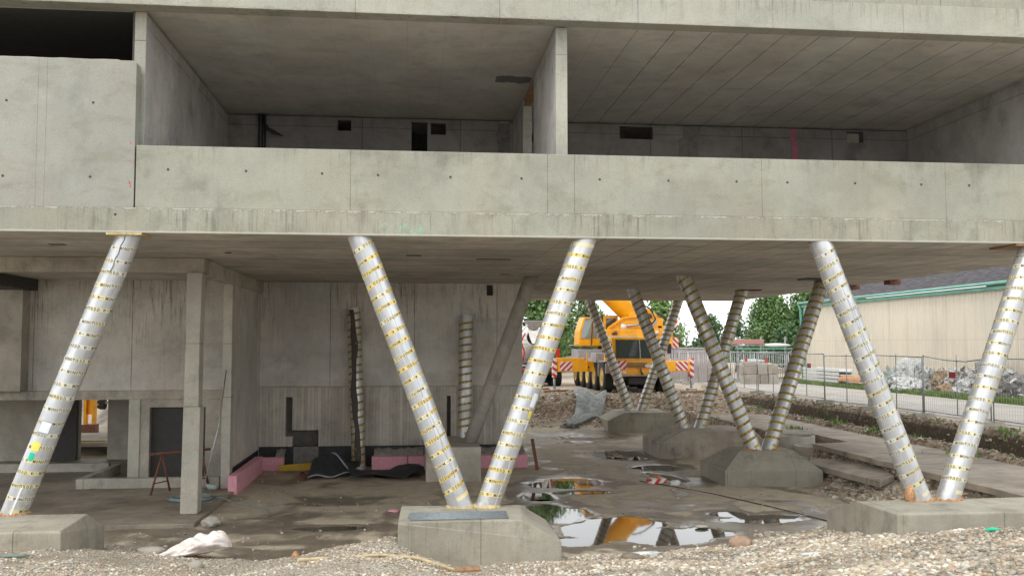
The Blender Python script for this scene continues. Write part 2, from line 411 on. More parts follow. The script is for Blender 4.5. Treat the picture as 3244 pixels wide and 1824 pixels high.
# ================================================================ ground
def edgeY(x):
    xs = [-12, -7.5, -5.8, -4.5, -2.7, -1.8, -.9, -.3, .8, 1.8, 2.7, 3.6, 4.4, 5.9, 7.0, 7.8, 9.6, 12, 15]
    ys = [19.7, 19.6, 19.4, 18.6, 18.0, 18.4, 19.2, 18.9, 17.4, 17.3, 17.6, 17.8, 17.4, 18.2, 18.9, 19.3, 19.7, 19.9, 19.9]
    return np.interp(x, xs, ys)
PUD = [  # x, y, rx, ry, rot
    (4.1, 19.9, 1.35, .95, .5), (3.4, 22.0, .75, 1.2, .1), (5.4, 19.3, 1.25, .85, .2), (4.6, 20.6, 1.0, .9, .4), (3.3, 18.95, .5, .5, 0),
    (8.1, 20.9, 1.15, .5, .1), (7.4, 21.5, .5, .35, .1),
    (4.5, 26.7, 1.05, .95, .2), (3.3, 24.5, .5, .7, 0), (4.5, 25.0, .8, .28, 0),
    (7.6, 33.3, 1.0, 1.5, .1), (7.9, 29.7, .75, .7, 0), (7.6, 27.6, .35, 1.2, .3), (7.3, 39.5, 1.2, .9, 0), (6.9, 37.6, .6, .6, 0),
    (-1.8, 20.8, .9, .25, 0)]
def pud_mask(x, y):
    m = np.full(np.shape(x), 9.)
    for (px, py, rx, ry, a) in PUD:
        dx = x - px; dy = y - py; u = dx * math.cos(a) + dy * math.sin(a); v = -dx * math.sin(a) + dy * math.cos(a)
        m = np.minimum(m, np.sqrt((u / rx) ** 2 + (v / ry) ** 2))
    return m + (fbm(x * 1.6, y * 1.6, 4, 71) - .5) * .8 + (fbm(x * 7, y * 7, 3, 31) - .5) * .25
def heights(x, y):
    x = np.asarray(x, float); y = np.asarray(y, float)
    rough = fbm(x * .9, y * .9, 5, 3)
    b = (fbm(x * .6, y * .6, 3, 9) - .5) * .03 + (fbm(x * 4, y * 4, 3, 19) - .5) * .012 + .006
    pm = pud_mask(x, y)
    b = b * sst(.9, 1.4, pm) + .004 * sst(.85, 1.05, pm)
    b = b - .05 * (1 - sst(.6, 1.08, pm))
    b = b + .45 * sst(39.5, 43.5, y)
    # far bank up to the yard
    yb = 43.0 + (fbm(x * .5, x * 0 + 3, 3, 4) - .5) * 3 - 0.6 * sst(8, 11, x) + (rough - .5) * 2
    t = sst(0, 2.4, y - yb)
    h = b * (1 - t) + 1.5 * t
    # left, behind the block
    t = sst(34, 37, y) * (1 - sst(1, 4, x)); h = h * (1 - t) + np.maximum(h, .35) * t
    # right side: terrace with trench and bank
    n = (rough - .5) * 1.6
    tr = sst(11.2, 12.3, x + n * .5) * .42 + .42 * sst(12.5, 12.62, x)
    hole = sst(12.0, 12.4, x) * (1 - sst(13.6, 13.8, x)) * sst(28.2, 28.6, y) * (1 - sst(31, 31.6, y))
    tr = tr * (1 - hole) + .38 * hole
    dip = sst(15.4, 15.55, x + n * .1) - sst(15.7, 16.0, x + n * .2)
    r = tr + .2 * sst(15.4, 15.6, x + n * .1) - .42 * sst(15.95, 16.15, x + n * .2) + .9 * sst(16.3, 16.5, x + n * .2)
    h = np.maximum(h, np.where(x > 11, r, -9))
    dirt = np.clip(sst(11.1, 11.6, x) * (1 - sst(16.9, 17.6, x)) + sst(41.5, 42.5, y) * (1 - sst(45, 46.5, y)) * sst(2.4, 2.9, x), 0, 1)
    h = h + dirt * (fbm(x * 2.6, y * 2.6, 4, 14) - .5) * .2 * np.where((x > 12.2) & (x < 15.5), .2, 1)
    # gravel ramp in front
    e = edgeY(x) + (fbm(x * 1.2, y * 1.2, 3, 6) - .5) * 1.0
    gz = np.clip(.175 * (e - y), -1, 2.3)
    gz = np.where(gz > 0, gz + (fbm(x * 1.1, y * 1.1, 4, 8) - .5) * .15 * sst(0, .3, gz), gz)
    # small heap against the middle footing
    gz = gz + .28 * np.exp(-((x + .35) ** 2 / .25 + (y - 16.7) ** 2 / .6))
    grav = sst(-.02, .04, gz)
    h = np.maximum(h, gz)
    h = np.where(x > 60, 1.5, h); h = np.where(y > 60, 1.5, h)
    return h, grav, dirt, pm
def h1(x, y): return float(heights(np.array([x]), np.array([y]))[0][0])
def grow(a, b, step, far, k=1.22):
    c = list(np.arange(a, b, step)); s_ = step; v = c[-1]
    while v < far: s_ *= k; v += s_; c.append(v)
    s_ = step; v = c[0]
    while v > -far: s_ *= k; v -= s_; c.insert(0, v)
    return np.array(c)
xs = grow(-11, 18.5, .085, 900); ys = grow(9.0, 47, .085, 1500)
ys = ys[ys > -60]
XX, YY = np.meshgrid(xs, ys)
HH, GR, DI, PM = heights(XX, YY)
nx, ny = len(xs), len(ys)
me = bpy.data.meshes.new('ground')
vv = np.stack([XX, YY, HH], -1).reshape(-1, 3)
ii = np.arange(nx * ny).reshape(ny, nx)
ff = np.stack([ii[:-1, :-1], ii[:-1, 1:], ii[1:, 1:], ii[1:, :-1]], -1).reshape(-1, 4)
def fast_mesh(me, v, f):
    me.vertices.add(len(v)); me.vertices.foreach_set('co', v.astype(np.float32).ravel())
    k = f.shape[1]
    me.loops.add(f.size); me.loops.foreach_set('vertex_index', f.astype(np.int32).ravel())
    me.polygons.add(len(f)); me.polygons.foreach_set('loop_start', np.arange(0, f.size, k, dtype=np.int32))
    me.polygons.foreach_set('use_smooth', np.ones(len(f), bool))
    me.update(calc_edges=True); me.validate()
fast_mesh(me, vv, ff)
at = me.color_attributes.new('zone', 'FLOAT_COLOR', 'POINT')
yard = sst(46, 49, YY) + sst(16.5, 17.5, XX)
zc = np.stack([GR, DI, PM, np.clip(yard, 0, 1)], -1).reshape(-1, 4)
at.data.foreach_set('color', zc.astype(np.float32).ravel())
o = bpy.data.objects.new('ground', me); COL.objects.link(o); tag(o, kind='structure')
g = G('ground_mud_gravel', spec=.4)
za = nn(g.t, 'ShaderNodeAttribute', attribute_name='zone')
zr, zg, zb = g.sep(za.outputs['Color']); zal = za.outputs['Alpha']
X, Y, Z = g.sep()
nb = g.noise(.55, detail=7, rough=.6, dist=.6); nm = g.noise(2.5, detail=6, rough=.65); nf = g.noise(30, detail=3)
wetp = g.ss(zb, .95, 2.1, 1, 0)
# damp areas of the pit: near the pools and along the block
wn = g.M('ADD', g.M('MULTIPLY', wetp, .42), g.M('ADD', nb, g.ss(Y, 20.5, 22.5, .06, -.04)))
wet = g.ss(wn, .45, .58, 0, 1)
mud = g.mix(wet, g.mix(g.ss(nm, .35, .65, 0, 1), (.50, .43, .33), (.41, .35, .26)), g.mix(g.ss(nm, .35, .65, 0, 1), (.2, .168, .125), (.15, .125, .095)))
vc = g.vor(26, out='Color'); vd = g.vor(26)
sc_, _, _ = g.sep(vc)
gra = g.mix(g.ss(sc_, .1, .9, 0, 1), (.40, .35, .27), (.52, .47, .39))
gra = g.mix(g.ss(g.noise(.8, detail=4, off=(3, 3, 3)), .48, .62, 0, .75), gra, (.36, .29, .2))
gra = g.mul(gra, g.ss(vd, .15, .6, 1.05, .6))
v2 = g.vor(11, out='Color'); s2, _, _ = g.sep(v2)
drt = g.mix(g.ss(s2, .45, .9, 0, 1), g.mix(g.ss(nm, .4, .6, 0, 1), (.17, .12, .08), (.29, .21, .14)), (.40, .33, .25))
yrd = g.mix(g.ss(nm, .35, .65, 0, 1), (.47, .40, .315), (.37, .30, .225))
trench_band = g.M('MULTIPLY', g.M('MULTIPLY', g.ss(X, 15.9, 16.1, 0, 1), g.ss(Z, .7, .85, 0, 1)), g.ss(Z, 1.34, 1.44, 1, 0))  # darker earth band across the trench cut
drt = g.mix(g.M('MULTIPLY', trench_band, .85), drt, (.075, .055, .04))
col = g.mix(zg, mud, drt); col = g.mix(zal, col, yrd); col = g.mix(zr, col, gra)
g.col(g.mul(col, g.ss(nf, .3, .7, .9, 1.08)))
notg = g.M('SUBTRACT', 1, g.M('MAXIMUM', g.M('MAXIMUM', zr, zg), zal))
g.rough(g.M('SUBTRACT', .9, g.M('MULTIPLY', notg, g.M('MAXIMUM', g.M('MULTIPLY', wet, g.ss(nb, .4, .6, .38, .62)), g.ss(zb, 1.0, 1.45, .8, 0)))))
bh = g.M('ADD', g.M('MULTIPLY', g.M('MULTIPLY', vd, -1.2), zr), g.M('ADD', g.M('MULTIPLY', nm, .6), g.M('MULTIPLY', nf, .25)))
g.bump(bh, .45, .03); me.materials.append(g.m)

# standing water in the hollows
g = G('puddle_water', rough=.03, spec=.5); g.b.inputs['IOR'].default_value = 1.33
g.col((.05, .042, .03)); g.bump(g.noise(1.2, detail=3), .02, .02); M_water = g.m
def water(idx):
    # one sheet following the hollow's outline
    x0 = min(PUD[i][0] - 2 * PUD[i][2] for i in idx); x1 = max(PUD[i][0] + 2 * PUD[i][2] for i in idx)
    y0 = min(PUD[i][1] - 2 * PUD[i][3] for i in idx); y1 = max(PUD[i][1] + 2 * PUD[i][3] for i in idx)
    z = -.008 + (.22 if False else 0)
    mb = MB(); st = .09; xx = np.arange(x0, x1, st); yy = np.arange(y0, y1, st)
    A, B = np.meshgrid(xx, yy); m = np.full(A.shape, 9.)
    for i in idx:
        px, py, rx, ry, a = PUD[i]; dx = A - px; dy = B - py
        u = dx * math.cos(a) + dy * math.sin(a); v = -dx * math.sin(a) + dy * math.cos(a)
        m = np.minimum(m, np.sqrt((u / rx) ** 2 + (v / ry) ** 2))
    allm = pud_mask(A, B); h = heights(A, B)[0]
    keep = (m < 1.7) & (allm < 1.15)
    ids = {}
    vs = []; fs = []
    def vid(r, c):
        if (r, c) not in ids: ids[(r, c)] = len(vs); vs.append((xx[c], yy[r], z))
        return ids[(r, c)]
    for r in range(len(yy) - 1):
        for c_ in range(len(xx) - 1):
            if keep[r:r + 2, c_:c_ + 2].any() and h[r:r + 2, c_:c_ + 2].min() < z:
                fs.append((vid(r, c_), vid(r, c_ + 1), vid(r + 1, c_ + 1), vid(r + 1, c_)))
    if fs:
        mb.add(vs, fs, smooth=True); mb.build('puddle', M_water, kind='structure')
water([0, 1, 2, 3, 4]); water([5, 6]); water([7, 8, 9]); water([10, 11, 12]); water([15])

# ---------------------------------------------------------------- loose stones (uncountable)
phi = (1 + 5 ** .5) / 2
IV = np.array([(-1, phi, 0), (1, phi, 0), (-1, -phi, 0), (1, -phi, 0), (0, -1, phi), (0, 1, phi), (0, -1, -phi), (0, 1, -phi), (phi, 0, -1), (phi, 0, 1), (-phi, 0, -1), (-phi, 0, 1)]) / math.sqrt(1 + phi * phi)
IF = np.array([(0, 11, 5), (0, 5, 1), (0, 1, 7), (0, 7, 10), (0, 10, 11), (1, 5, 9), (5, 11, 4), (11, 10, 2), (10, 7, 6), (7, 1, 8), (3, 9, 4), (3, 4, 2), (3, 2, 6), (3, 6, 8), (3, 8, 9), (4, 9, 5), (2, 4, 11), (6, 2, 10), (8, 6, 7), (9, 8, 1)])
def scatter(name, x, y, r, cols, sink=.25, z=None, flat=.6, jit=.22, smooth=True):
    n = len(x); rs = np.random.rand
    if z is None: z = heights(x, y)[0]
    V = IV[None] * (1 + (rs(n, 12, 1) - .5) * 2 * jit)
    sc = np.stack([1 + .5 * (rs(n) - .3), .75 + .5 * rs(n), flat * (.7 + .6 * rs(n))], -1)[:, None, :] * r[:, None, None]
    V = V * sc
    a = rs(n) * 6.283; tl = (rs(n) - .5) * .9
    ct, st_ = np.cos(tl), np.sin(tl); Vx = V[..., 0] * ct[:, None] + V[..., 2] * st_[:, None]; Vz = -V[..., 0] * st_[:, None] + V[..., 2] * ct[:, None]
    ca, sa = np.cos(a)[:, None], np.sin(a)[:, None]
    Wx = Vx * ca - V[..., 1] * sa; Wy = Vx * sa + V[..., 1] * ca
    P = np.stack([Wx + x[:, None], Wy + y[:, None], Vz + (z + r * (.5 - sink))[:, None]], -1).reshape(-1, 3)
    F = (IF[None] + (np.arange(n) * 12)[:, None, None]).reshape(-1, 3)
    me = bpy.data.meshes.new(name); fast_mesh(me, P, F)
    if not smooth: me.polygons.foreach_set('use_smooth', np.zeros(len(F), bool))
    ca_ = me.color_attributes.new('tone', 'FLOAT_COLOR', 'POINT')
    C = np.repeat(np.concatenate([cols, np.ones((n, 1))], 1), 12, 0); ca_.data.foreach_set('color', C.astype(np.float32).ravel())
    me.materials.append(M_stone)
    o = bpy.data.objects.new(name, me); COL.objects.link(o); return tag(o, kind='stuff')
g = G('stone_mixed', rough=.85, spec=.3); a_ = nn(g.t, 'ShaderNodeAttribute', attribute_name='tone')
g.col(g.mul(a_.outputs['Color'], g.ss(g.noise(25, detail=3), .3, .7, .85, 1.1))); M_stone = g.m
PAL = np.array([(.56, .49, .38), (.46, .39, .28), (.62, .57, .48), (.36, .29, .2), (.5, .42, .34), (.66, .62, .54), (.40, .35, .28), (.5, .37, .26), (.3, .26, .21)])
def pal(n, bright=1., p=None):
    c = PAL[np.random.choice(len(PAL), n, p=p)] * (.85 + .3 * np.random.rand(n, 1)); return c * np.asarray(bright).reshape(-1, 1)
def region(n, y0, y1):
    y = np.sqrt(y0 * y0 + np.random.rand(n) * (y1 * y1 - y0 * y0)); x = y * (-.49 + np.random.rand(n) * 1.24); return x, y
x, y = region(78000, 9.4, 19.8)
hh, gr, di, pm = heights(x, y)
den = .45 + .55 * sst(.36, .6, fbm(x * .7, y * .7, 4, 55)) + sst(1.5, 4, x) * .5
ok = (gr > .5) & (np.random.rand(len(x)) < den)
inb = ((x > -.2) & (x < 2.6) & (y > 16.2) & (y < 18.2)) | ((x < -5.6) & (y > 16.05) & (y < 18.5)) | ((x > 8.6) & (y > 16.1) & (y < 18.6))
ok &= ~inb
x, y = x[ok], y[ok]; big = sst(.5, 5, x)
r = (.012 + .02 * np.random.rand(len(x)) ** 3 + big * (.012 + .03 * np.random.rand(len(x)) ** 1.8))
dirty = sst(.45, .6, fbm(x * .55, y * .9, 3, 44))
keep_ = np.random.rand(len(x)) > .45 * dirty; x, y, big, r, dirty = x[keep_], y[keep_], big[keep_], r[keep_] * (1 - .3 * dirty[keep_]), dirty[keep_]
scatter('gravel', x, y, r, pal(len(x), (.90 + .08 * big - .22 * dirty) * (.86 + .28 * np.random.rand(len(x)))), .3)
# coarse rubble beside the paving and on the banks
n = 9000; x = 10.9 + np.random.rand(n) * 1.7; y = 18.5 + np.random.rand(n) * 13
ok = (~((x < 11.7) & (y > 24.8) & (y < 28.4))) & (np.random.rand(n) < (.25 + .75 * sst(11.1, 11.8, x))); x, y = x[ok], y[ok]
scatter('rubble', x, y, .03 + .06 * np.random.rand(len(x)) ** 2, pal(len(x), 1.0), .3, smooth=False, jit=.35)
n = 6000; x = 15.4 + np.random.rand(n) * 2.1; y = 18 + np.random.rand(n) * 26
scatter('earth_clods', x, y, .018 + .05 * np.random.rand(n) ** 4, pal(n, .45 + .5 * (np.random.rand(n) > .6)), .35, smooth=False, jit=.4)
n = 5000; x = 2.5 + np.random.rand(n) * 14; y = 41.5 + np.random.rand(n) * 8
scatter('bank_rubble', x, y, .02 + .07 * np.random.rand(n) ** 4, pal(n, .65 + .4 * (np.random.rand(n) > .55)), .3, smooth=False, jit=.4)
n = 2600; x = -8 + np.random.rand(n) * 19; y = 17.8 + np.random.rand(n) ** 1.5 * 22; ok = (pud_mask(x, y) > 1.1) & ~((x < -4.6) & (y > 21)); x, y = x[ok], y[ok]
scatter('scattered_stones', x, y, .008 + .035 * np.random.rand(len(x)) ** 5, pal(len(x), .85), .2)

# ================================================================ the building
B = empty('concrete_building', (0, 17.4, 0), 'unfinished grey concrete building raised on slanted columns, with open upper bays', 'building')
def P(name, mat, bevel=0, parent=B, label=None, *boxes):
    mb = MB()
    for b in boxes: mb.box(*b)
    return mb.build(name, mat, parent, bevel=bevel, label=label)
XL = -17.0
# deck slab: paler underside; top shares its colour to bounce light onto the ceilings
sl_ = MB(); sl_.box(XL, 15.2, 17.4, 42.6, 6.0, 6.46)
sl_.mi = [1 if i < 2 else 0 for i in range(6)]
sl_.build('deck_slab', [M_band, M_soffit], B, bevel=.012)
P('parapet', M_par, .012, B, None, (-5.02, 15.2, 17.425, 17.65, 6.463, 7.61))
# taller parapet with a chipped upper corner
mb = MB(); mb.prism([(XL, 6.463), (-5.045, 6.463), (-5.045, 9.06), (-5.05, 9.13), (-5.1, 9.165), (XL, 9.175)], 'y', 17.418, 17.7)
mb.build('tall_parapet', M_parL, B, bevel=.006)
# thin ragged mortar lip along the top of the tall parapet
rg = random.Random(3); tp = [(XL, 9.15)]
x = -17.
top = []
while x < -5.3: top.append((x, 9.178 + rg.uniform(0, .012))); x += rg.uniform(.08, .3)
mb = MB(); mb.prism([(XL, 9.16)] + [(-5.3, 9.16)] + top[::-1], 'y', 17.44, 17.6); mb.build('mortar_lip', M_fascia, B)
# roof slab with edge beam, and parapet above
mb = MB(); mb.box(XL, 15.2, 17.78, 43, 10.235, 10.8); mb.mi = [1] + [0] * 5
mb.build('roof_slab', [M_fascia, M_ceil], B)
P('roof_edge_beam', M_fascia, .012, B, None, (XL, 15.2, 17.4, 17.78, 10.21, 10.8))
P('roof_parapet', M_par, .01, B, None, (XL, 15.2, 17.43, 17.62, 10.802, 12.1))
# dividing walls of the upper storey
def wallU(name, *boxes, end=True):
    mb = MB()
    for b in boxes: mb.box(*b)
    mb.mi = [1 if (i % 6 == 2) else 0 for i in range(len(mb.f))]
    return mb.build(name, [M_wallU, M_pillar], B, bevel=.01)
wallU('dividing_wall', (-5.2, -4.99, 17.78, 25.6, 6.462, 10.19))
wallU('dividing_wall', (2.77, 3.0, 17.78, 21.15, 6.462, 10.2)); wallU('dividing_wall', (2.77, 3.0, 23.2, 25.6, 6.462, 10.2))
P('end_wall', M_wallU, .01, B, None, (14.4, 14.7, 17.8, 25.6, 6.462, 10.23))
P('timber_lintel', M_wood, 0, B, None, (2.8, 2.98, 21.16, 23.19, 10.02, 10.22))
P('mortar_cap', M_ochre, 0, B, None, (-5.195, -4.995, 17.785, 17.95, 10.192, 10.208))
# back wall with its openings: pieces left around holes
def wall_with_holes(name, mat, x0, x1, z0, z1, y0, y1, holes, parent=B, axis='y'):
    xs_ = sorted({x0, x1, *[h[0] for h in holes], *[h[1] for h in holes]}); zs_ = sorted({z0, z1, *[h[2] for h in holes], *[h[3] for h in holes]})
    nx_, nz_ = len(xs_) - 1, len(zs_) - 1
    solid = [[not any(h[0] <= (xs_[i] + xs_[i + 1]) / 2 <= h[1] and h[2] <= (zs_[j] + zs_[j + 1]) / 2 <= h[3] for h in holes) for j in range(nz_)] for i in range(nx_)]
    mb = MB(); vid = {}
    def V(i, j, k):
        key = (i, j, k)
        if key not in vid: vid[key] = len(mb.v); mb.v.append((xs_[i], (y0, y1)[k], zs_[j]))
        return vid[key]
    def F(*a): mb.f.append(a); mb.mi.append(0); mb.sm.append(False)
    for i in range(nx_):
        for j in range(nz_):
            if not solid[i][j]: continue
            F(V(i, j, 0), V(i + 1, j, 0), V(i + 1, j + 1, 0), V(i, j + 1, 0)); F(V(i, j + 1, 1), V(i + 1, j + 1, 1), V(i + 1, j, 1), V(i, j, 1))
            if i == 0 or not solid[i - 1][j]: F(V(i, j, 1), V(i, j, 0), V(i, j + 1, 0), V(i, j + 1, 1))
            if i == nx_ - 1 or not solid[i + 1][j]: F(V(i + 1, j, 0), V(i + 1, j, 1), V(i + 1, j + 1, 1), V(i + 1, j + 1, 0))
            if j == 0 or not solid[i][j - 1]: F(V(i, j, 1), V(i + 1, j, 1), V(i + 1, j, 0), V(i, j, 0))
            if j == nz_ - 1 or not solid[i][j + 1]: F(V(i, j + 1, 0), V(i + 1, j + 1, 0), V(i + 1, j + 1, 1), V(i, j + 1, 1))
    return mb.build(name, mat, parent, fixn=False)
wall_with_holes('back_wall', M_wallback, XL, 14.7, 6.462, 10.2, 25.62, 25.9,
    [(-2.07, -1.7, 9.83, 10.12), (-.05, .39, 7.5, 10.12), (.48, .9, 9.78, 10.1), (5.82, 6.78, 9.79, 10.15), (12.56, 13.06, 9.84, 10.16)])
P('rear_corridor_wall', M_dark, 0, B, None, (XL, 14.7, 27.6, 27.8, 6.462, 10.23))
# added dark panels standing in for shade in the closed left bay
P('bay_shade_panel', M_dark, 0, B, None, (XL, -5.21, 21.6, 21.75, 6.462, 10.233))
P('bay_shade_panel', M_dark, 0, B, None, (-5.235, -5.205, 17.79, 21.59, 6.462, 10.22))
P('bay_shade_panel', M_dark, 0, B, None, (XL, -5.24, 17.9, 21.59, 10.215, 10.232))
# stains and strips of board on the back wall
def patch(name, mat, pts, y=25.615):
    mb = MB(); mb.prism(pts, 'y', y - .012, y + .003); return mb.build(name, mat, B)
M_damp = plain('damp_stain', (.2, .19, .175), .8, var=.25)
M_pinkdark = plain('magenta_strip', (.5, .14, .22), .8)
patch('damp_board', M_damp, [(7.56, 8.6), (8.08, 8.6), (8.1, 9.8), (8.2, 10.19), (7.68, 10.19), (7.66, 9.85), (7.54, 9.8)])
patch('damp_board', M_damp, [(2.3, 8.6), (2.68, 8.6), (2.68, 10.17), (2.35, 10.17), (2.35, 9.95), (2.27, 9.8), (2.34, 9.5)])
patch('pink_strip', M_pinkdark, [(10.87, 8.6), (11.06, 8.6), (11.05, 9.75), (10.98, 9.85), (11.01, 10.19), (10.85, 10.19), (10.84, 9.9), (10.9, 9.8)])
patch('yellow_strip', M_woodL, [(2.42, 10.15), (2.63, 10.15), (2.63, 10.185), (2.42, 10.185)], 25.6)
# cable bundles hanging in the bays
def cables(x, y, fan):
    mb = MB(); rg = random.Random(int(x * 10))
    for k in range(6):
        xx_ = x + rg.uniform(-.09, .09); mb.tube([(xx_, y - .05 - .02 * k, 10.2), (xx_ + rg.uniform(-.02, .02), y - .1, 9.3), (xx_, y - .06, 8.2)], .022, 6)
    for k in range(4):
        l = fan * (.6 + .12 * k)
        mb.tube([(x + .02, y - .15, 10.18), (x + .08, y - .25, 9.95 - .05 * k), (x + l * .55, y - .3, 9.78 - .05 * k), (x + l, y - .3, 9.7 + .0 * k - .04 * k)], .018, 6)
    return mb.build('cable_bundle', M_cable, B)
cables(-4.07, 25.6, .62); 
mb = MB()
for k in range(4): mb.tube([(3.12 + .02 * k, 25.5, 10.2), (3.15 + .03 * k, 25.4, 9.9), (3.3 + .02 * k, 25.35, 9.6), (3.48 + .03 * k, 25.3, 9.42)], .022, 6)
mb.tube([(3.15, 25.45, 10.2), (3.17, 25.45, 9.4), (3.2, 25.45, 8.6)], .014, 6); mb.build('cable_bundle', M_cable, B)
# formwork tie holes in the parapets
def hole(x, z, y=17.425):
    mb = MB(); mb.cyl((x, y - .004, z), (x, y + .05, z), .024, 12); return mb
h0 = None
for x, z, y in [(-4.45, 7.17, 17.425), (-3.06, 7.17, 17.425), (-1.68, 7.15, 17.425), (-.65, 7.14, 17.425), (.7, 7.13, 17.425), (2.05, 7.13, 17.425), (3.56, 7.14, 17.425), (4.91, 7.14, 17.425), (6.27, 7.15, 17.425), (7.3, 7.15, 17.425), (8.69, 7.16, 17.425), (10.07, 7.16, 17.425), (11.08, 7.16, 17.425), (-7.29, 8.37, 17.418), (-5.79, 8.37, 17.418), (-7.31, 7.0, 17.418), (-5.81, 7.01, 17.418), (-5.35, 6.33, 17.4)]:
    hole(x, z, y).build('tie_hole', M_dark, B)
# dark plates on the underside, standing in for shaded recesses
for x0, x1, y0, y1 in [(-7.28, -6.98, 19.5, 19.68), (-.14, .2, 21.1, 21.3), (1.5, 2.32, 21.9, 22.05), (2.53, 2.82, 26.65, 26.85), (-4.1, -3.98, 20.9, 21.1)]:
    mb = MB(); mb.box(x0, x1, y0, y1, 5.99, 6.002); mb.build('ceiling_socket', M_dark, B)
for x0, x1, y0, y1 in [(14.95, 15.3, 27.8, 28.2), (14.95, 15.3, 30.5, 31.0)]:
    mb = MB(); mb.box(x0, x1, y0, y1, 5.86, 5.998); mb.build('edge_bracket', M_rust, B)

# ---- ground-floor block on the left
P('front_beam', M_beam, .012, B, None, (XL, -4.85, 22.4, 22.75, 5.65, 5.995))
P('side_beam', M_beam, .012, B, None, (-5.1, -4.85, 22.752, 30.998, 5.62, 5.994))
P('block_ceiling', M_soffit, 0, B, None, (XL, -5.101, 22.751, 28.29, 5.86, 5.993))
mb = MB(); mb.prism([(-5.27, .1), (-4.88, .1), (-4.86, 2.5), (-4.9, 2.56), (-4.9, 4.0), (-4.87, 5.648), (-5.22, 5.648), (-5.22, 4.02), (-5.24, 2.52)], 'y', 22.3, 22.74)
mb.build('corner_column', M_colA, B, bevel=.02)
P('wall_column', M_colA, .012, B, None, (-5.12, -4.88, 26.1, 26.5, .1, 5.618))
P('side_wall', M_wall, 0, B, None, (-5.09, -4.9, 26.501, 30.99, .6, 5.618))
P('left_pier', M_kerb, 0, B, None, (-12.2, -11.0, 27.75, 28.28, 2.66, 5.52))
P('left_beam', M_dark, 0, B, None, (-11.9, -10.8, 22.76, 28.28, 5.53, 5.858))
P('upper_wall', M_wall, 0, B, None, (XL, -5.13, 28.3, 28.55, 2.64, 5.86))
P('storey_band', M_beam, .01, B, None, (XL, -5.13, 28.2, 28.56, 2.38, 2.638))
P('lower_column', M_colA, .012, B, None, (-8.16, -7.84, 28.21, 28.5, .1, 2.378))
P('lower_wall', M_kerb, 0, B, None, (-7.839, -7.58, 28.25, 28.5, .1, 2.378))
P('doorway_shade_panel', M_dark, 0, B, None, (-7.579, -6.0, 28.44, 28.49, .1, 2.149))  # dark panel added in the doorway for the unlit room behind
P('lower_wall', M_kerb, 0, B, None, (-5.999, -5.13, 28.25, 28.5, .1, 2.378))
P('lower_lintel', M_kerb, 0, B, None, (-7.579, -6.0, 28.25, 28.5, 2.15, 2.378))
wall_with_holes('rear_wall', M_kerb, XL, -4.92, .1, 2.9, 33.0, 33.25, [(-11.15, -10.22, .1, 2.9), (-8.75, -7.65, .1, 1.75)])
P('void_shade_panel', M_dark, 0, B, None, (-12.2, -11.16, 32.8, 32.98, .1, 2.6))  # black board added in place of the deep unlit opening
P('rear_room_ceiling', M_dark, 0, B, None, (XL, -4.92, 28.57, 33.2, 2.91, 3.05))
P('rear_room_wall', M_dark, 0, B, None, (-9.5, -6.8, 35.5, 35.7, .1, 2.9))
P('block_floor', M_plinth, .02, B, None, (XL, -4.68, 21.15, 33.0, -.12, .1))
P('kerb_wall', M_kerb, .015, B, None, (XL, -9.2, 29.9, 30.1, .1, .36))
P('kerb_wall', M_kerb, .015, B, None, (-8.75, -5.2, 26.35, 26.6, .1, .37))
P('kerb_wall', M_kerb, .015, B, None, (-8.95, -8.752, 26.35, 29.6, .1, .37))
# ---- main wall under the deck
M_recessdark = plain('dark_infill', (.13, .125, .115), .85, var=.2)  # even dark grey for the backs of the wall openings
wall_with_holes('main_wall', M_wall, -5.08, 3.67, 2.62, 5.998, 31.0, 31.3, [(2.47, 2.69, 5.6, 5.96)])
P('wall_recess_back', M_recessdark, 0, B, None, (-4.89, 3.66, 31.302, 31.4, .1, 5.99))
wall_with_holes('board_marked_wall', M_boards, -4.89, 3.67, .68, 2.585, 30.98, 31.3, [(-4.06, -3.84, 1.0, 2.27), (-3.84, -3.0, .68, 1.2), (1.16, 1.29, .68, 2.28)])
P('wall_ledge', M_beam, 0, B, None, (-4.89, 3.68, 30.955, 31.3, 2.588, 2.617))
P('waterproof_strip', M_black, 0, B, None, (-4.89, 3.67, 31.02, 31.28, .0, .678))
P('blocked_opening', M_damp, 0, B, None, (-3.8, -3.0, 31.0, 31.018, .1, .675))
P('waterproof_strip', M_black, 0, B, None, (-5.08, -4.91, 26.52, 30.98, .1, .6))

# ================================================================ slanted round columns in printed foil tubes
def make_text():
    cu = bpy.data.curves.new('t', 'FONT'); cu.body = 'MONOTUS D.D.'; cu.size = 1; cu.resolution_u = 1; cu.offset = .025
    o = bpy.data.objects.new('t', cu); COL.objects.link(o); bpy.context.view_layer.update()
    dg = bpy.context.evaluated_depsgraph_get(); m = bpy.data.meshes.new_from_object(o.evaluated_get(dg))
    v = np.array([tuple(x.co) for x in m.vertices]); f = [tuple(p.vertices) for p in m.polygons]
    COL.objects.unlink(o); bpy.data.objects.remove(o); bpy.data.curves.remove(cu); bpy.data.meshes.remove(m)
    v[:, 0] = (v[:, 0] - v[:, 0].min()) / np.ptp(v[:, 0]) * .42; v[:, 1] = (v[:, 1] / v[:, 1].max() - .5) * .058
    v = [tuple(x) for x in v[:, :2]]
    # round emblem: ring with a filled half, and a short dash
    b = len(v); n = 14
    for k in range(n):
        a = 2 * math.pi * k / n; v.append((.49 + .023 * math.cos(a), .023 * math.sin(a)))
    for k in range(n):
        a = 2 * math.pi * k / n; v.append((.49 + .015 * math.cos(a), .015 * math.sin(a)))
    f += [(b + k, b + (k + 1) % n, b + n + (k + 1) % n, b + n + k) for k in range(n)]
    f.append(tuple(b + n + k for k in range(3, 11)))
    b = len(v); v += [(.53, -.003), (.57, -.003), (.57, .003), (.53, .003)]; f.append((b, b + 1, b + 2, b + 3))
    return v, f
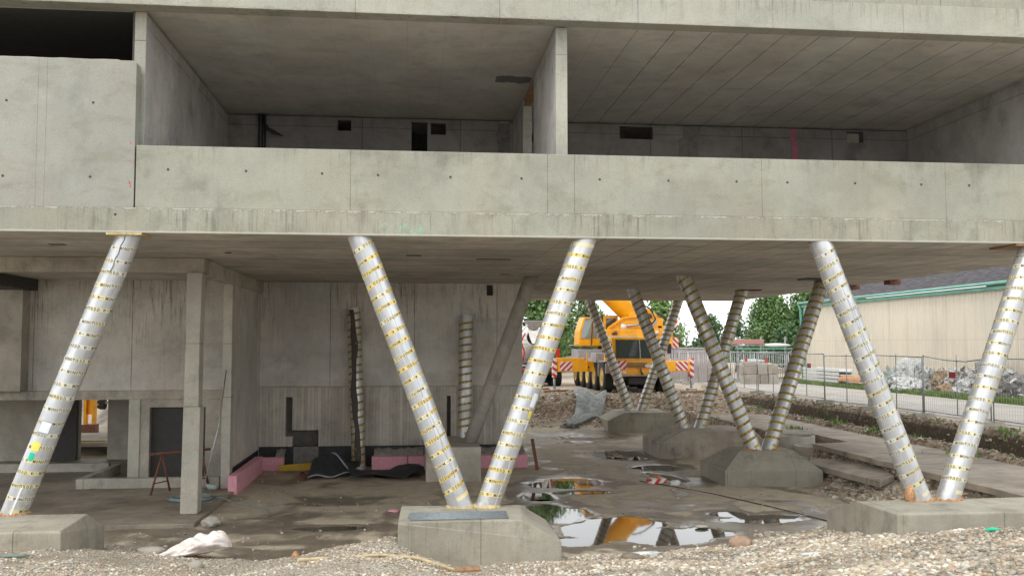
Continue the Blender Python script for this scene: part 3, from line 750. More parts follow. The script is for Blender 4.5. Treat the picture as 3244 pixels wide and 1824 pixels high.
TV, TF = make_text()
def slanted(p0, p1, label, flip=False, phase=0., tape=None, ink=None, r=.218, first=.12, seed=0, skew=0, dirty=False):
    p0 = Vector(p0); p1 = Vector(p1); a = (p1 - p0).normalized(); Ln = (p1 - p0).length
    n0 = Vector((-.1, -1, 0)); n0 = (n0 - a * n0.dot(a)).normalized(); e1 = a.cross(n0) * -1
    if e1.x < 0: e1 = -e1
    root = empty('slanted_column', p0, label, 'column', 'slanted round columns wrapped in printed foil')
    def pt(s_phi, t, rr): return p0 + a * t + (e1 * math.sin(s_phi) + n0 * math.cos(s_phi)) * (rr + .0025 * math.sin(3 * s_phi + 2.1 * t + seed) + .002 * math.sin(7 * s_phi - 5 * t))
    # tube
    N = 40; K = 30; rg = random.Random(seed)
    ts = [-.08 + (Ln + .14) * k / K for k in range(K + 1)]
    vs = [pt(2 * math.pi * i / N, t, r * (1 + .004 * math.sin(5 * i + t * 3))) for t in ts for i in range(N)]
    fs = [(k * N + i, k * N + (i + 1) % N, (k + 1) * N + (i + 1) % N, (k + 1) * N + i) for k in range(K) for i in range(N)]
    mb = MB(); mb.add(vs, fs, smooth=True); o = mb.build('tube', M_foil, root)
    ul = o.data.uv_layers.new(name='UVMap'); 
    for p in o.data.polygons:
        ks = [v % N for v in p.vertices]; wrap = max(ks) - min(ks) > 5
        for li, vi in zip(p.loop_indices, p.vertices):
            i = vi % N; t = ts[vi // N]
            if wrap and i == 0: i = N
            ul.data[li].uv = (i / N * 1.26 + seed * 3.7, t + seed * 1.3)
    # helical printed tape
    pitch = .238; beta = math.atan(pitch / (2 * math.pi * r)); Wd = .038
    def hp(s, h, rr):      # unrolled tape coordinates -> surface
        ph = (s * math.cos(beta) - h * math.sin(beta)) / r; t = s * math.sin(beta) + h * math.cos(beta) + first + .010 * math.sin(s * 1.7 + seed) + .006 * math.sin(s * 4.3)
        return ph + phase, t, rr
    mb = MB(); turns = (Ln - first - .06) / pitch; smax = turns * pitch / math.sin(beta); M_ = int(turns * 30)
    vs = []; fs = []
    for k in range(M_ + 1):
        s = smax * k / M_
        for h in (-Wd, Wd): vs.append(pt(*hp(s, h, r + .0025)))
    fs = [(2 * k, 2 * k + 2, 2 * k + 3, 2 * k + 1) for k in range(M_)]
    mb.add(vs, fs, 0, True)
    per = .605; s = .1 + rg.random() * .5
    # keep lettering only where it can face outwards; whole circumference is printed
    while s < smax - .62:
        vs = [pt(*hp(s + (x if not flip else .6 - x), y if not flip else -y, r + .0035)) for x, y in TV]
        mb.add(vs, TF, 1, True); s += per
    mb.build('printed_tape', [tape or M_tapeY, ink or M_ink], root, fixn=False)
    return root, pt, a, Ln
def sticker(root, pt, mat, phi0, phi1, t0, t1, name='sticker', tilt=0., lift=.006):
    mb = MB(); n = 6; vs = []
    for k in range(n + 1):
        ph = phi0 + (phi1 - phi0) * k / n
        for t in (t0, t1): vs.append(pt(ph, t + tilt * (ph - phi0), .218 + lift))
    mb.add(vs, [(2 * k, 2 * k + 2, 2 * k + 3, 2 * k + 1) for k in range(n)], 0, True); return mb.build(name, mat, root, fixn=False)
TOP = 6.0
c0, pt, a, Ln = slanted((-7.08, 17.72, .93), (-5.17, 17.68, TOP), 'silver tube column with white, yellow and green labels, its foot on the footing cut by the picture edge', tape=M_tapeP, seed=1)
sticker(c0, pt, M_membedge, -.38, .52, 1.55, 1.80, tilt=.02); sticker(c0, pt, M_paper, -.3, .46, 1.59, 1.78, tilt=.02, lift=.009); sticker(c0, pt, M_ypaper, -.35, .3, 1.24, 1.40, tilt=.02); sticker(c0, pt, M_gpaper, -.25, .18, 1.06, 1.2, tilt=.02)
sticker(c0, pt, M_paper, .12, .28, .02, .55, 'foil_patch', tilt=.3)
# torn vertical seam near the head
mb = MB(); pts = [pt(.12 + .05 * math.sin(k * 1.7), Ln - .06 - k * .07, .2235) for k in range(11)]; mb.tube(pts, .007, 4); mb.build('torn_seam', M_dgrey, c0)
c1, pt, a, Ln = slanted((.94, 17.6, .93), (-.99, 17.66, TOP), 'bright silver tube column of the middle pair, leaning towards the wall column, printing upside down', flip=True, seed=2, first=.2)
for ph, t0, t1 in ((.35, 2.2, 4.9), (.2, 1.4, 3.6), (.5, .6, 2.2)):
    mb = MB(); mb.tube([pt(ph + .06 * math.sin(k), t0 + (t1 - t0) * k / 14, .2225) for k in range(15)], .0035, 4); mb.build('foil_crease', M_steel, c1)
c2, pt, a, Ln = slanted((1.40, 17.58, .93), (3.3, 17.66, TOP), 'bright silver tube column of the middle pair, leaning towards the yellow crane', seed=3, first=.06)
sticker(c2, pt, M_paper, .45, .95, 2.05, 2.32); sticker(c2, pt, M_ypaper, .6, 1.0, 1.83, 1.98); sticker(c2, pt, M_paper, .75, .95, 1.6, 1.8); sticker(c2, pt, M_paper, .55, .62, .05, 1.0, 'foil_patch')
c3, pt, a, Ln = slanted((9.87, 17.4, .93), (8.03, 17.62, TOP), 'silver tube column beside the pale hall, leaning over the footing with the sloping left end', tape=M_tapeP, seed=4, first=.16)
for ph, t0, t1 in ((.1, 2.9, 4.4), (.3, 2.4, 4.0), (-.9, 2.0, 4.2)):
    mb = MB(); mb.tube([pt(ph + .05 * math.sin(k * 1.3), t0 + (t1 - t0) * k / 14, .2225) for k in range(15)], .0035, 4); mb.build('foil_crease', M_steel, c3)
c4, pt, a, Ln = slanted((10.42, 17.42, .93), (12.55, 17.66, TOP), 'silver tube column leaning to the picture edge over the rubbish bales', tape=M_tapeP, seed=5, first=.22)
slanted((9.80, 26.1, .93), (8.03, 26.94, TOP), 'silver tube column with shade-darkened bands on the pyramid-shaped footing, leaning over the crane cab', tape=M_tapeD, ink=M_inkD, seed=6, first=.1)
slanted((10.28, 26.25, .93), (12.66, 27.6, TOP), 'dull tube column with shade-darkened bands on the pyramid-shaped footing, leaning towards the pale hall', tape=M_tapeD, ink=M_inkD, seed=7)
slanted((9.82, 33.15, .93), (8.09, 33.63, TOP), 'dull tube column with shade-darkened bands crossing the crane windscreen', tape=M_tapeD, ink=M_inkD, seed=8)
slanted((10.4, 33.1, .93), (12.25, 33.6, TOP), 'dull tube column with shade-darkened bands standing against the white sky between two trees', tape=M_tapeD, ink=M_inkD, seed=9)
slanted((9.89, 41.85, .93), (8.12, 42.25, TOP), 'farthest tube column with shade-darkened bands, leaning past the crane operator cab', tape=M_tapeD, ink=M_inkD, seed=10)
slanted((10.44, 42.0, .93), (12.35, 42.35, TOP), 'farthest tube column with shade-darkened bands, leaning across the crane bumper to the chevron boards', tape=M_tapeD, ink=M_inkD, seed=11)
c, pt, a, Ln = slanted((-1.66, 30.3, .08), (-1.9, 30.7, 5.08), 'silver tube column by the wall with a long dark wavy split down its front', tape=M_tapeD, ink=M_inkD, seed=12)
mb = MB(); vs = []
for k in range(60):
    t = .02 + (Ln - .02) * k / 59; w_ = .27 + .06 * math.sin(k * .31); c_ = -.05 + .16 * math.sin(k * .17) + .05 * math.sin(k * .6)
    for ph in (c_ - w_ * 1.5, c_, c_ + w_ * 1.5): vs.append(pt(ph, t, .228))
mb.add(vs, [(3 * k + j, 3 * k + 1 + j, 3 * k + 4 + j, 3 * k + 3 + j) for k in range(59) for j in (0, 1)], 0, True)
mb.build('split', plain('dark_concrete_split', (.085, .072, .06), .9), c, fixn=False)
slanted((1.7, 30.3, .98), (1.77, 30.7, 4.86), 'shorter tube column with shade-darkened bands standing on the square pedestal and running into the wall', tape=M_tapeD, ink=M_inkD, seed=13)
mb = MB(); a0 = Vector((1.74, 28.6, .9)); a1 = Vector((3.56, 27.6, 6.05)); mb.tube([a0 + (a1 - a0) * k / 10 for k in range(11)], .21, 32)
mb.build('slanted_column', M_bare, off=a0, label='bare concrete round column leaning from the square pedestal up to the deck', cat='column')

# spreader plates and foam collars round heads and feet
def plate(x0, x1, y0, y1, mat, label, z=5.972, rot=0.):
    mb = MB(); c_ = Vector(((x0 + x1) / 2, (y0 + y1) / 2, z)); Mx = Matrix.Translation(c_) @ Matrix.Rotation(rot, 4, 'Z')
    mb.box(-(x1 - x0) / 2, (x1 - x0) / 2, -(y1 - y0) / 2, (y1 - y0) / 2, -.012, .026, M=Mx)
    return mb.build('formwork_board', mat, off=c_, label=label, cat='board')
plate(-5.5, -4.88, 17.38, 18.0, M_ochre, 'yellow plywood board round the head of the labelled column')
plate(12.05, 12.75, 17.42, 18.3, M_wood, 'brown board round the column head at the picture edge')
plate(12.1, 12.9, 33.3, 33.95, M_rust, 'red-brown board round the column head against the sky')
plate(11.95, 12.7, 27.2, 27.9, M_dgrey, 'dark board round the dull column head next to the hall roof')
def foam(cx, cy, z, r, label, mat, seed, n=9):
    root = None; mb = MB(); rg = random.Random(seed); bm = bmesh.new()
    N = 48; vs = []
    for k in range(N):
        a_ = 2 * math.pi * k / N; q = r + .015 + .05 * rg.random(); h_ = .012 + .035 * rg.random() * (1 if rg.random() > .4 else .2)
        for rr, zz in ((r - .02, 0), (r - .02, h_ + .02), (q * .97, h_), (q, 0)): vs.append((cx + rr * math.cos(a_) * 1.1, cy + rr * math.sin(a_), z + zz))
    mb.add(vs, [(4 * k + j, 4 * ((k + 1) % N) + j, 4 * ((k + 1) % N) + (j + 1) % 4, 4 * k + (j + 1) % 4) for k in range(N) for j in range(4)], 0, False)
    return mb.build('foam_collar', mat, off=(cx, cy, z), label=label, cat='foam seal')
foam(-7.06, 17.72, .962, .21, 'orange foam lump round the foot of the labelled column', M_foam, 1)
foam(.93, 17.6, .962, .21, 'orange foam ring round the foot next to the grey rods', M_ochre, 2)
foam(1.41, 17.58, .962, .21, 'pale foam ring under the column leaning to the crane', M_ochre, 3)
foam(9.87, 17.4, .962, .21, 'orange foam ring at the foot of the column beside the hall', M_foam, 4)
foam(10.43, 17.42, .962, .21, 'orange foam ring at the foot of the outermost column', M_foam, 5)
foam(9.73, 26.1, .962, .21, 'orange foam ring on the pyramid-shaped footing', M_foam, 6)
foam(10.37, 26.25, .962, .21, 'second orange foam ring on the pyramid-shaped footing, next to the hall side', M_foam, 7)
blob('foam_lump', (9.6, 17.28, 1.08), (.1, .08, .2), M_foam, sub=2, seed=3, label='tall orange foam lump stuck to the tube column foot', cat='foam')

# ================================================================ footings
def footing(top, mid, zb, mat, label, zt=.96):
    mb = MB(); n = 4; vs = [(x, y, zt) for x, y in top] + [tuple(p) for p in mid] + [(p[0], p[1], zb) for p in mid]
    fs = [(0, 1, 2, 3)] + [(i, (i + 1) % 4, 4 + (i + 1) % 4, 4 + i) for i in range(4)] + [(4 + i, 4 + (i + 1) % 4, 8 + (i + 1) % 4, 8 + i) for i in range(4)] + [(11, 10, 9, 8)]
    c_ = Vector((sum(p[0] for p in top) / 4, sum(p[1] for p in top) / 4, zb))
    mb.add(vs, fs); return mb.build('concrete_footing', mat, off=c_, bevel=.018, label=label, cat='footing', group='concrete footings of the slanted columns')
footing([(-.2, 16.22), (1.9, 16.2), (2.06, 17.72), (-.17, 17.85)], [(-.22, 16.2, .93), (2.6, 16.18, .58), (2.62, 18.2, .58), (-.19, 17.88, .9)], -.1, M_foot, 'wedge-shaped concrete footing with grey rods on top, under the middle column pair')
footing([(-9.6, 16.07), (-5.68, 16.07), (-5.76, 17.6), (-9.6, 17.66)], [(-9.62, 16.05, .93), (-5.66, 16.05, .93), (-5.72, 18.45, .58), (-9.62, 18.5, .58)], -.1, M_foot, 'concrete footing strewn with orange crumbs under the labelled column')
footing([(8.72, 16.12), (13.4, 16.0), (13.1, 17.55), (8.58, 17.42)], [(8.69, 16.1, .93), (13.45, 15.98, .93), (13.3, 18.6, .6), (8.5, 18.6, .58)], -.1, M_foot, 'wide low concrete footing beside the white gravel under the outermost pair')
footing([(9.3, 25.9), (10.85, 25.8), (10.85, 26.8), (9.3, 26.85)], [(8.74, 25.55, .45), (11.45, 25.2, .45), (11.7, 27.9, .45), (8.78, 27.95, .45)], -.1, M_foot, 'pyramid-shaped concrete footing next to the concrete well rings')
footing([(9.42, 31.9), (11.9, 31.62), (11.8, 34.1), (9.4, 34.2)], [(8.6, 31.87, .55), (12.3, 31.58, .6), (12.3, 34.3, .6), (8.6, 34.4, .55)], -.1, M_footwet, 'brown-stained sloping footing second from the crane')
footing([(9.35, 40.65), (11.36, 40.5), (11.45, 42.9), (9.3, 42.95)], [(8.6, 40.62, .6), (11.9, 40.45, .6), (11.9, 43.0, .6), (8.67, 43.0, .6)], -.1, M_foot, 'pale chamfered footing nearest the crane wheels')
mb = MB(); mb.box(.42, 2.02, 27.3, 30.6, -.1, 1.0)
mb.build('pedestal', M_kerb, off=(1.2, 28.5, -.1), bevel=.015, label='square concrete pedestal by the wall under the bare round column', cat='pedestal')

# rods on the middle footing
for k in range(14):
    y_ = 16.32 + .05 * k + random.uniform(-.012, .012); s_ = random.uniform(-.02, .03)
    mb = MB(); mb.tube([(-.03 + s_, y_, .972 + .004 * (k % 3)), (.8, y_ + .015, .976), (1.68 + s_, y_ + random.uniform(-.02, .03), .975)], .011, 6)
    mb.build('reinforcing_rod', M_rebar, off=(-.03, y_, .96), label='grey steel rod of the bundle lying on the middle footing', cat='rod', group='grey rods on the middle footing')

# ================================================================ things in and around the block
# rusty trestle
T = empty('trestle', (-6.1, 25.7, .1), 'rusty steel trestle standing behind the rectangular corner column', 'trestle')
mb = MB(); mb.tube([(-6.75, 25.35, 1.12), (-5.4, 26.1, 1.16)], .035, 8); mb.build('top_bar', M_rust, T)
for cx, cy in ((-6.5, 25.48), (-5.6, 25.98)):
    for dx, dy in ((-.18, -.35), (.12, .4)):
        mb = MB(); mb.tube([(cx, cy, 1.09), (cx + dx, cy + dy, .1)], .028, 8); mb.build('leg', M_rust, T)
    mb = MB(); mb.tube([(cx - .13, cy - .26, .38), (cx + .09, cy + .3, .38)], .016, 6); mb.build('brace', M_rust, T)
mb = MB(); mb.tube([(-5.3, 24.6, .1), (-5.02, 25.2, 1.8), (-4.9, 25.5, 3.3)], .017, 6); mb.build('metal_rod', M_steel, off=(-5.3, 24.6, .1), label='thin grey rod leaning up beside the rectangular corner column', cat='rod')
# hose coil and its tail
mb = MB()
for k in range(5):
    r_ = .40 + .03 * k; mb.tube([(-5.5 + r_ * 1.05 * math.cos(a_ * .2618), 24.35 + r_ * math.sin(a_ * .2618) + .01 * k, .125 + .022 * (k % 3)) for a_ in range(24)], .017, 6, closed=True)
mb.build('coil', M_hose, off=(-5.5, 24.35, .1))
coil = bpy.data.objects['coil']; coil.name = 'hose_coil'; tag(coil, 'coiled grey-green hose lying round the foot of the rectangular corner column', 'hose')
mb = MB(); mb.tube([(-5.1, 24.6, .115), (-4.75, 24.5, .115), (-4.4, 24.2, .02), (-3.8, 23.7, .022), (-3.45, 23.1, .024), (-3.35, 22.6, .024)], .014, 6)
mb.build('hose_end', M_hose, off=(-5.1, 24.6, .1), label='loose hose tail running from the coil across the muddy floor', cat='hose')
# pink insulation boards
def board(x0, x1, y0, y1, z0, z1, mat, name, label, cat, group=None, rot=0., tilt=0., bev=.006):
    c_ = Vector(((x0 + x1) / 2, (y0 + y1) / 2, z0)); Mx = Matrix.Translation(c_) @ Matrix.Rotation(rot, 4, 'Z') @ Matrix.Rotation(tilt, 4, 'X')
    mb = MB(); mb.box(-(x1 - x0) / 2, (x1 - x0) / 2, -(y1 - y0) / 2, (y1 - y0) / 2, 0, z1 - z0, M=Mx); return mb.build(name, mat, off=c_, bevel=bev, label=label, cat=cat, group=group)
gp = 'pink insulation boards at the wall foot'
for k, (x0, x1, l) in enumerate([(-1.25, -.12, 'pink insulation board touching the split tube column, right of it'), (-.1, .5, 'short pink insulation board between the dark sheet and the pedestal'), (2.05, 2.9, 'pink insulation board just behind the bright column leaning to the crane'), (2.92, 3.75, 'outermost pink insulation board at the free end of the wall'), (-4.78, -4.0, 'big pink insulation board in the wall corner next to the yellow board')]):
    board(x0, x1, 30.2, 30.5, .0, .41, M_pink, 'insulation_board', l, 'insulation board', gp)
for k, (y0, y1) in enumerate([(25.6, 26.9), (26.92, 28.3), (28.32, 29.9)]):
    board(-4.83, -4.6, y0, y1, .0, .5, M_pink, 'insulation_board', ['pink insulation board nearest the column foot of the side wall, its end face showing', 'middle pink insulation board along the side wall', 'pink insulation board along the side wall next to the corner'][k], 'insulation board', gp)
for i_, (x0, x1, y0, y1) in enumerate([(-1.2, .4, 30.52, 30.98), (2.1, 3.7, 30.52, 30.98), (-4.3, -4.02, 30.52, 30.98)]):
    mb = MB(); xs_ = np.linspace(x0, x1, 14); vs = []
    for x in xs_: vs += [(x, y0, .30 + .05 * random.random()), (x, y0 + .1, .44 + .05 * random.random()), (x, y1, .56 + .08 * random.random())]
    mb.add(vs, [(3 * k + j, 3 * k + 3 + j, 3 * k + 4 + j, 3 * k + 1 + j) for k in range(13) for j in (0, 1)], 0, True)
    mb.build('mortar_spill', M_dust, kind='stuff')
mb = MB(); mb.prism([(-4.0, .12), (-2.86, .14), (-2.84, .36), (-3.5, .33), (-4.05, .29)], 'y', 29.3, 29.34)
mb.build('site_board', M_yelboard, off=(-3.4, 29.3, .1), label='flat yellow board lying against the wall beside the pink corner board', cat='board')
mb = MB(); a0 = Vector((-3.2, 28.3, .12)); a1 = Vector((-2.7, 29.1, .13)); N = 20
d_ = (a1 - a0).normalized(); u_ = Vector((0, 0, 1)); s_ = d_.cross(u_)
ring = lambda c_, r_: [c_ + (u_ * math.sin(2 * math.pi * k / N) + s_ * math.cos(2 * math.pi * k / N)) * r_ for k in range(N)]
mb.add(ring(a0, .12) + ring(a0, .105) + ring(a1, .12) + ring(a1, .105), [(k, (k + 1) % N, N + (k + 1) % N, N + k) for k in range(N)] + [(k, (k + 1) % N, 2 * N + (k + 1) % N, 2 * N + k) for k in range(N)] + [(N + k, N + (k + 1) % N, 3 * N + (k + 1) % N, 3 * N + k) for k in range(N)], 0, True)
mb.build('drain_pipe', M_rust, off=a0, label='short brown pipe lying in front of the yellow board', cat='pipe')
# crumpled bitumen sheets
def sheet(name, outline_fn, nu, nv, mat, off, **kw):
    mb = MB(); vs = [outline_fn(i / nu, j / nv) for j in range(nv + 1) for i in range(nu + 1)]
    fs = [(j * (nu + 1) + i, j * (nu + 1) + i + 1, (j + 1) * (nu + 1) + i + 1, (j + 1) * (nu + 1) + i) for j in range(nv) for i in range(nu)]
    mb.add(vs, fs, 0, True); o = mb.build(name, mat, off=off, fixn=False, **kw); so_ = o.modifiers.new('t', 'SOLIDIFY'); so_.thickness = .012; return o
def peak(u, v):
    A = Vector((-3.0, 27.9, .1)); B_ = Vector((-1.75, 28.5, .12)); Cc = Vector((-1.6, 30.2, .25)); D_ = Vector((-2.75, 29.5, .6))
    p = A * (1 - u) * (1 - v) + B_ * u * (1 - v) + Cc * u * v + D_ * (1 - u) * v
    return p + Vector((0, 0, .42 * math.sin(math.pi * min(1, v * 1.1)) * (1 - abs(u - .3)) ** 2 + .05 * math.sin(9 * u + 5 * v)))
pk = sheet('bitumen_sheet', peak, 16, 16, M_black, (-2.4, 28.6, .1), label='black bitumen sheet folded up into a pale-edged peak beside the yellow board', cat='sheet')
mb = MB(); mb.tube([Vector(peak(k / 10, 0)) + Vector((0, -.01, .01)) for k in range(11)], .02, 5)
mb.build('pale_edge', M_membedge, pk, off=None) if False else None
e_ = mb.build('pale_edge', M_membedge, pk)
mb = MB(); mb.tube([Vector(peak(.25 + .75 * k / 10, .85 - .84 * k / 10)) + Vector((0, -.03, .03)) for k in range(11)], .028, 5); mb.build('pale_edge', M_membedge, pk)
def wavy(u, v):
    x = -1.75 + 2.2 * u - .25 * v; y = 27.7 + 1.5 * v + .5 * u
    return Vector((x, y, .12 + .1 * math.sin(math.pi * v) * (1 - .4 * u) + .07 * math.sin(7 * u + 2 * v) + .05 * math.sin(15 * u * v + 3) + (.12 * math.exp(-((u - .85) ** 2) / .006) * (1 - v))))
sheet('bitumen_sheet', wavy, 30, 14, M_black, (-.8, 28.3, .1), label='black bitumen sheet lying in low waves at the foot of the split tube column', cat='sheet')
# white sack on the gravel edge
Sx, Sy = -3.95, 17.55; Sz = h1(Sx, Sy)
g = G('white_woven_sack_folds', rough=.75, spec=.25)
g.col(g.mix(g.ss(g.noise(2.3, detail=4, off=(1, 4, 2)), .5, .68, 0, .7), (.74, .69, .65), (.5, .36, .3))); g.bump(g.noise(6, sv=(1, 1, 2), detail=6), .5, .04); M_sackf = g.m
mb = MB(); N1, N2 = 64, 30; vs = []
for j in range(N2 + 1):
    v = j / N2
    for i in range(N1):
        a_ = 2 * math.pi * i / N1; t = math.sin(math.pi * v) ** .55
        x = -.72 + 1.42 * v; hh_ = .13 + .42 * (v ** 1.3) * (1 if v < .88 else 1 - (v - .88) * 2.5); dd_ = .38 * (.6 + .4 * v)
        fold = 1 + .16 * math.sin(3 * a_ + 7 * v) * t + .10 * math.sin(7 * a_ - 11 * v) + .05 * math.sin(13 * a_ + 20 * v)
        y = math.cos(a_) * dd_ * t * fold; z = (math.sin(a_) * .5 + .5) * hh_ * t * fold
        z -= .12 * math.exp(-((v - .66) ** 2) / .006) * max(0, math.sin(a_)) ** 2 + .10 * math.exp(-((v - .42) ** 2) / .012) * max(0, math.sin(a_ + .7)) ** 3
        vs.append((Sx + x, Sy + y + .2 * v, Sz - .03 + .16 * v * v + z))
mb.add(vs, [(j * N1 + i, j * N1 + (i + 1) % N1, (j + 1) * N1 + (i + 1) % N1, (j + 1) * N1 + i) for j in range(N2) for i in range(N1)], 0, True)
mb.build('crumpled_sack', M_sackf, off=(Sx, Sy, Sz), label='crumpled dirty white sack lying on the edge of the gravel', cat='sack')
# boards, planks, stones
mb = MB()
pl = [(-1.5, 12.9), (-.9, 13.3), (-.45, 13.75), (.1, 13.65), (.62, 13.35)]
mb.tube([(x, y, h1(x, y) + .05) for x, y in pl], .028, 6); mb.build('pale_lath', M_woodL, off=(pl[0][0], pl[0][1], h1(*pl[0])), label='long pale wooden lath lying on the gravel before the middle footing', cat='lath')
x, y = .55, 14.2; mb = MB(); mb.box(-.45, .5, -.12, .12, 0, .03, M=Matrix.Translation((x, y, h1(x, y) + .03)) @ Matrix.Rotation(.1, 4, 'Z')); mb.build('mud_board', M_wood, off=(x, y, h1(x, y)), label='short muddy board half sunk in the gravel before the middle footing', cat='board')
x, y = 6.05, 16.9; blob('rock', (x, y, h1(x, y) + .1), (.22, .16, .13), plain('brown_rock', (.38, .26, .18), .85, var=.25, vs=8), sub=3, amp=.2, seed=9, label='largest brown rock on the gravel edge by the big pool', cat='rock')
x, y = 3.7, 15.6; blob('rock', (x, y, h1(x, y) + .05), (.2, .12, .08), plain('dark_rock', (.2, .16, .12), .85), sub=3, amp=.25, seed=10, label='dark flat rock on the gravel before the big pool', cat='rock')
x, y = -2.05, 17.2; blob('brick_lump', (x, y, h1(x, y) + .05), (.07, .06, .1), M_foam, sub=2, seed=11, label='orange-brown brick lump standing on the gravel', cat='brick')
x, y = -3.4, 15.5; blob('rock', (x, y, h1(x, y) + .04), (.12, .2, .09), M_kerb, sub=2, seed=12, label='grey oblong stone on the gravel just before the white sack', cat='rock')
x, y = 4.15, 16.6
bp = plain('clear_plastic_scrap', (.6, .62, .62), .4)
blob('plastic_scrap', (x, y, h1(x, y) + .03), (.28, .1, .05), bp, sub=3, amp=.5, freq=3, seed=13, ridge=True, label='crumpled pale plastic scrap at the pool edge', cat='plastic scrap')
x, y = 9.0, 13.8; blob('plastic_scrap', (x, y, h1(x, y) + .03), (.14, .05, .03), M_gpaper, sub=2, amp=.4, seed=14, label='small bright green plastic scrap on the white gravel', cat='plastic scrap')
x, y = 5.9, 13.4; blob('plastic_scrap', (x, y, h1(x, y) + .03), (.2, .07, .03), bp, sub=2, amp=.4, seed=15, label='flat grey-white scrap on the gravel below the big pool', cat='plastic scrap')
x, y = -6.1, 15.3; blob('net_scrap', (x, y, h1(x, y) + .03), (.24, .07, .025), plain('green_net', (.2, .25, .21), .8), sub=3, amp=.5, seed=16, label='dull green netting scrap on the gravel at the frame side', cat='net')
x, y = -4.75, 18.05; blob('concrete_crumb', (x, y, h1(x, y) + .05), (.3, .12, .09), M_kerb, sub=2, amp=.4, seed=17, label='broken concrete crumb beside the cut-off footing', cat='rubble piece')
x, y = -4.35, 21.3; blob('concrete_crumb', (x, y, .1), (.2, .25, .13), M_kerb, sub=3, amp=.4, seed=18, label='heap of concrete crumbs in the gap beside the block floor', cat='rubble piece')
mb = MB(); mb.box(-.25, .25, -.13, .13, 0, .12, M=Matrix.Translation((7.0, 26.4, .02)) @ Matrix.Rotation(.4, 4, 'Z')); mb.build('striped_box', M_chev, off=(7.0, 26.4, .02), label='soggy red and white box lying in the water between the pools and the pyramid footing', cat='box')
blob('plastic_scrap', (7.45, 26.0, .06), (.16, .1, .1), M_white, sub=2, amp=.4, seed=19, label='white crumpled scrap next to the soggy striped box', cat='plastic scrap')
mb = MB(); mb.tube([(6.6, 26.8, .02), (7.2, 25.8, .022), (8.0, 24.3, .022), (8.75, 22.3, .022), (9.3, 20.4, .03), (9.6, 19.6, .1)], .012, 6)
mb.build('ground_cable', M_cable, off=(6.6, 26.8, 0), label='thin black cable stretched over the wet floor towards the outermost footing', cat='cable')
mb = MB(); mb.box(-.05, .05, -.03, .03, 0, 1.0, M=Matrix.Translation((3.98, 29.6, 0)) @ Matrix.Rotation(-.16, 4, 'Y')); mb.build('wooden_post', M_rust, off=(3.98, 29.6, 0), label='short brown post leaning at the free end of the wall', cat='post')
x, y = -4.95, 26.0; blob('plastic_scrap', (-5.3, 26.0, .17), (.16, .1, .1), plain('pale_green_plastic', (.4, .5, .45), .4), sub=2, amp=.5, seed=23, label='crumpled pale green bottle plastic beside the trestle leg', cat='plastic scrap')
for k, (x, y, m_, l) in enumerate([(-7.9, 29.3, M_pink, 'pink crumb by the low kerb in the block'), (-9.1, 28.9, M_dgrey, 'dark bundle of scrap on the block floor at the frame side'), (-.4, 22.6, M_pink, 'pink foam crumb on the muddy floor left of the middle pair'), (6.3, 20.0, M_kerb, 'flat stone slab piece in the big pool'), (7.6, 18.6, M_kerb, 'flat pale shard on the wet floor by the gravel')]):
    blob('debris_piece', (x, y, .03 if x > -5 else .14), (.14, .1, .04), m_, sub=2, amp=.4, seed=30 + k, label=l, cat='debris')

# ================================================================ paved strip, well rings, loose slab
def ragged(y0, y1, xa, xb, n, amp, seed):
    rg = random.Random(seed); L_ = []; 
    for k in range(n + 1): L_.append((xa + rg.uniform(-amp, amp), y0 + (y1 - y0) * k / n))
    for k in range(n, -1, -1): L_.append((xb + rg.uniform(-amp, amp), y0 + (y1 - y0) * k / n))
    return L_
mb = MB(); pg = ragged(16.5, 39.5, 12.42, 15.4, 60, .03, 1)
pg = [((max(p[0], 13.75) if 28.3 < p[1] < 31.3 and p[0] < 14 else (p[0] + .25 * (p[1] > 31.3) if p[0] < 14 else p[0])), p[1]) for p in pg]
mb.prism(pg[::-1], 'z', .76, .9); mb.build('path', M_path, kind='structure')
mb = MB(); mb.prism([(12.0, 26.4), (12.5, 26.9), (13.0, 25.8), (13.15, 24.2), (12.85, 22.9), (12.2, 22.4), (12.1, 24.0)], 'z', 0, .16)
for i, v in enumerate(mb.v): mb.v[i] = (v[0] - .55, v[1], v[2] + .42 + (v[0] - 12.3) * .12)
mb.build('broken_slab', M_path, off=(12., 24.4, .4), bevel=.02, label='broken concrete slab lying on the stones below the paved strip', cat='slab')
def ringobj(cx, cy, z0, z1, r, t, label):
    mb = MB(); N = 36; vs = []
    for k in range(N):
        a_ = 2 * math.pi * k / N; c_, s_ = math.cos(a_), math.sin(a_)
        vs += [(cx + r * c_, cy + r * s_, z0), (cx + r * c_, cy + r * s_, z1), (cx + (r - t) * c_, cy + (r - t) * s_, z1), (cx + (r - t) * c_, cy + (r - t) * s_, z0)]
    mb.add(vs, [(4 * k + j, 4 * ((k + 1) % N) + j, 4 * ((k + 1) % N) + (j + 1) % 4, 4 * k + (j + 1) % 4) for k in range(N) for j in range(4)], 0, False)
    return mb.build('well_ring', M_kerb, off=(cx, cy, z0), label=label, cat='well ring', group='concrete well rings by the paved strip')
ringobj(13.0, 29.1, .42, .72, .70, .09, 'lower, wider concrete well ring behind the pyramid-shaped footing')
ringobj(12.85, 30.35, .5, .93, .62, .09, 'concrete well ring standing behind the wider one')

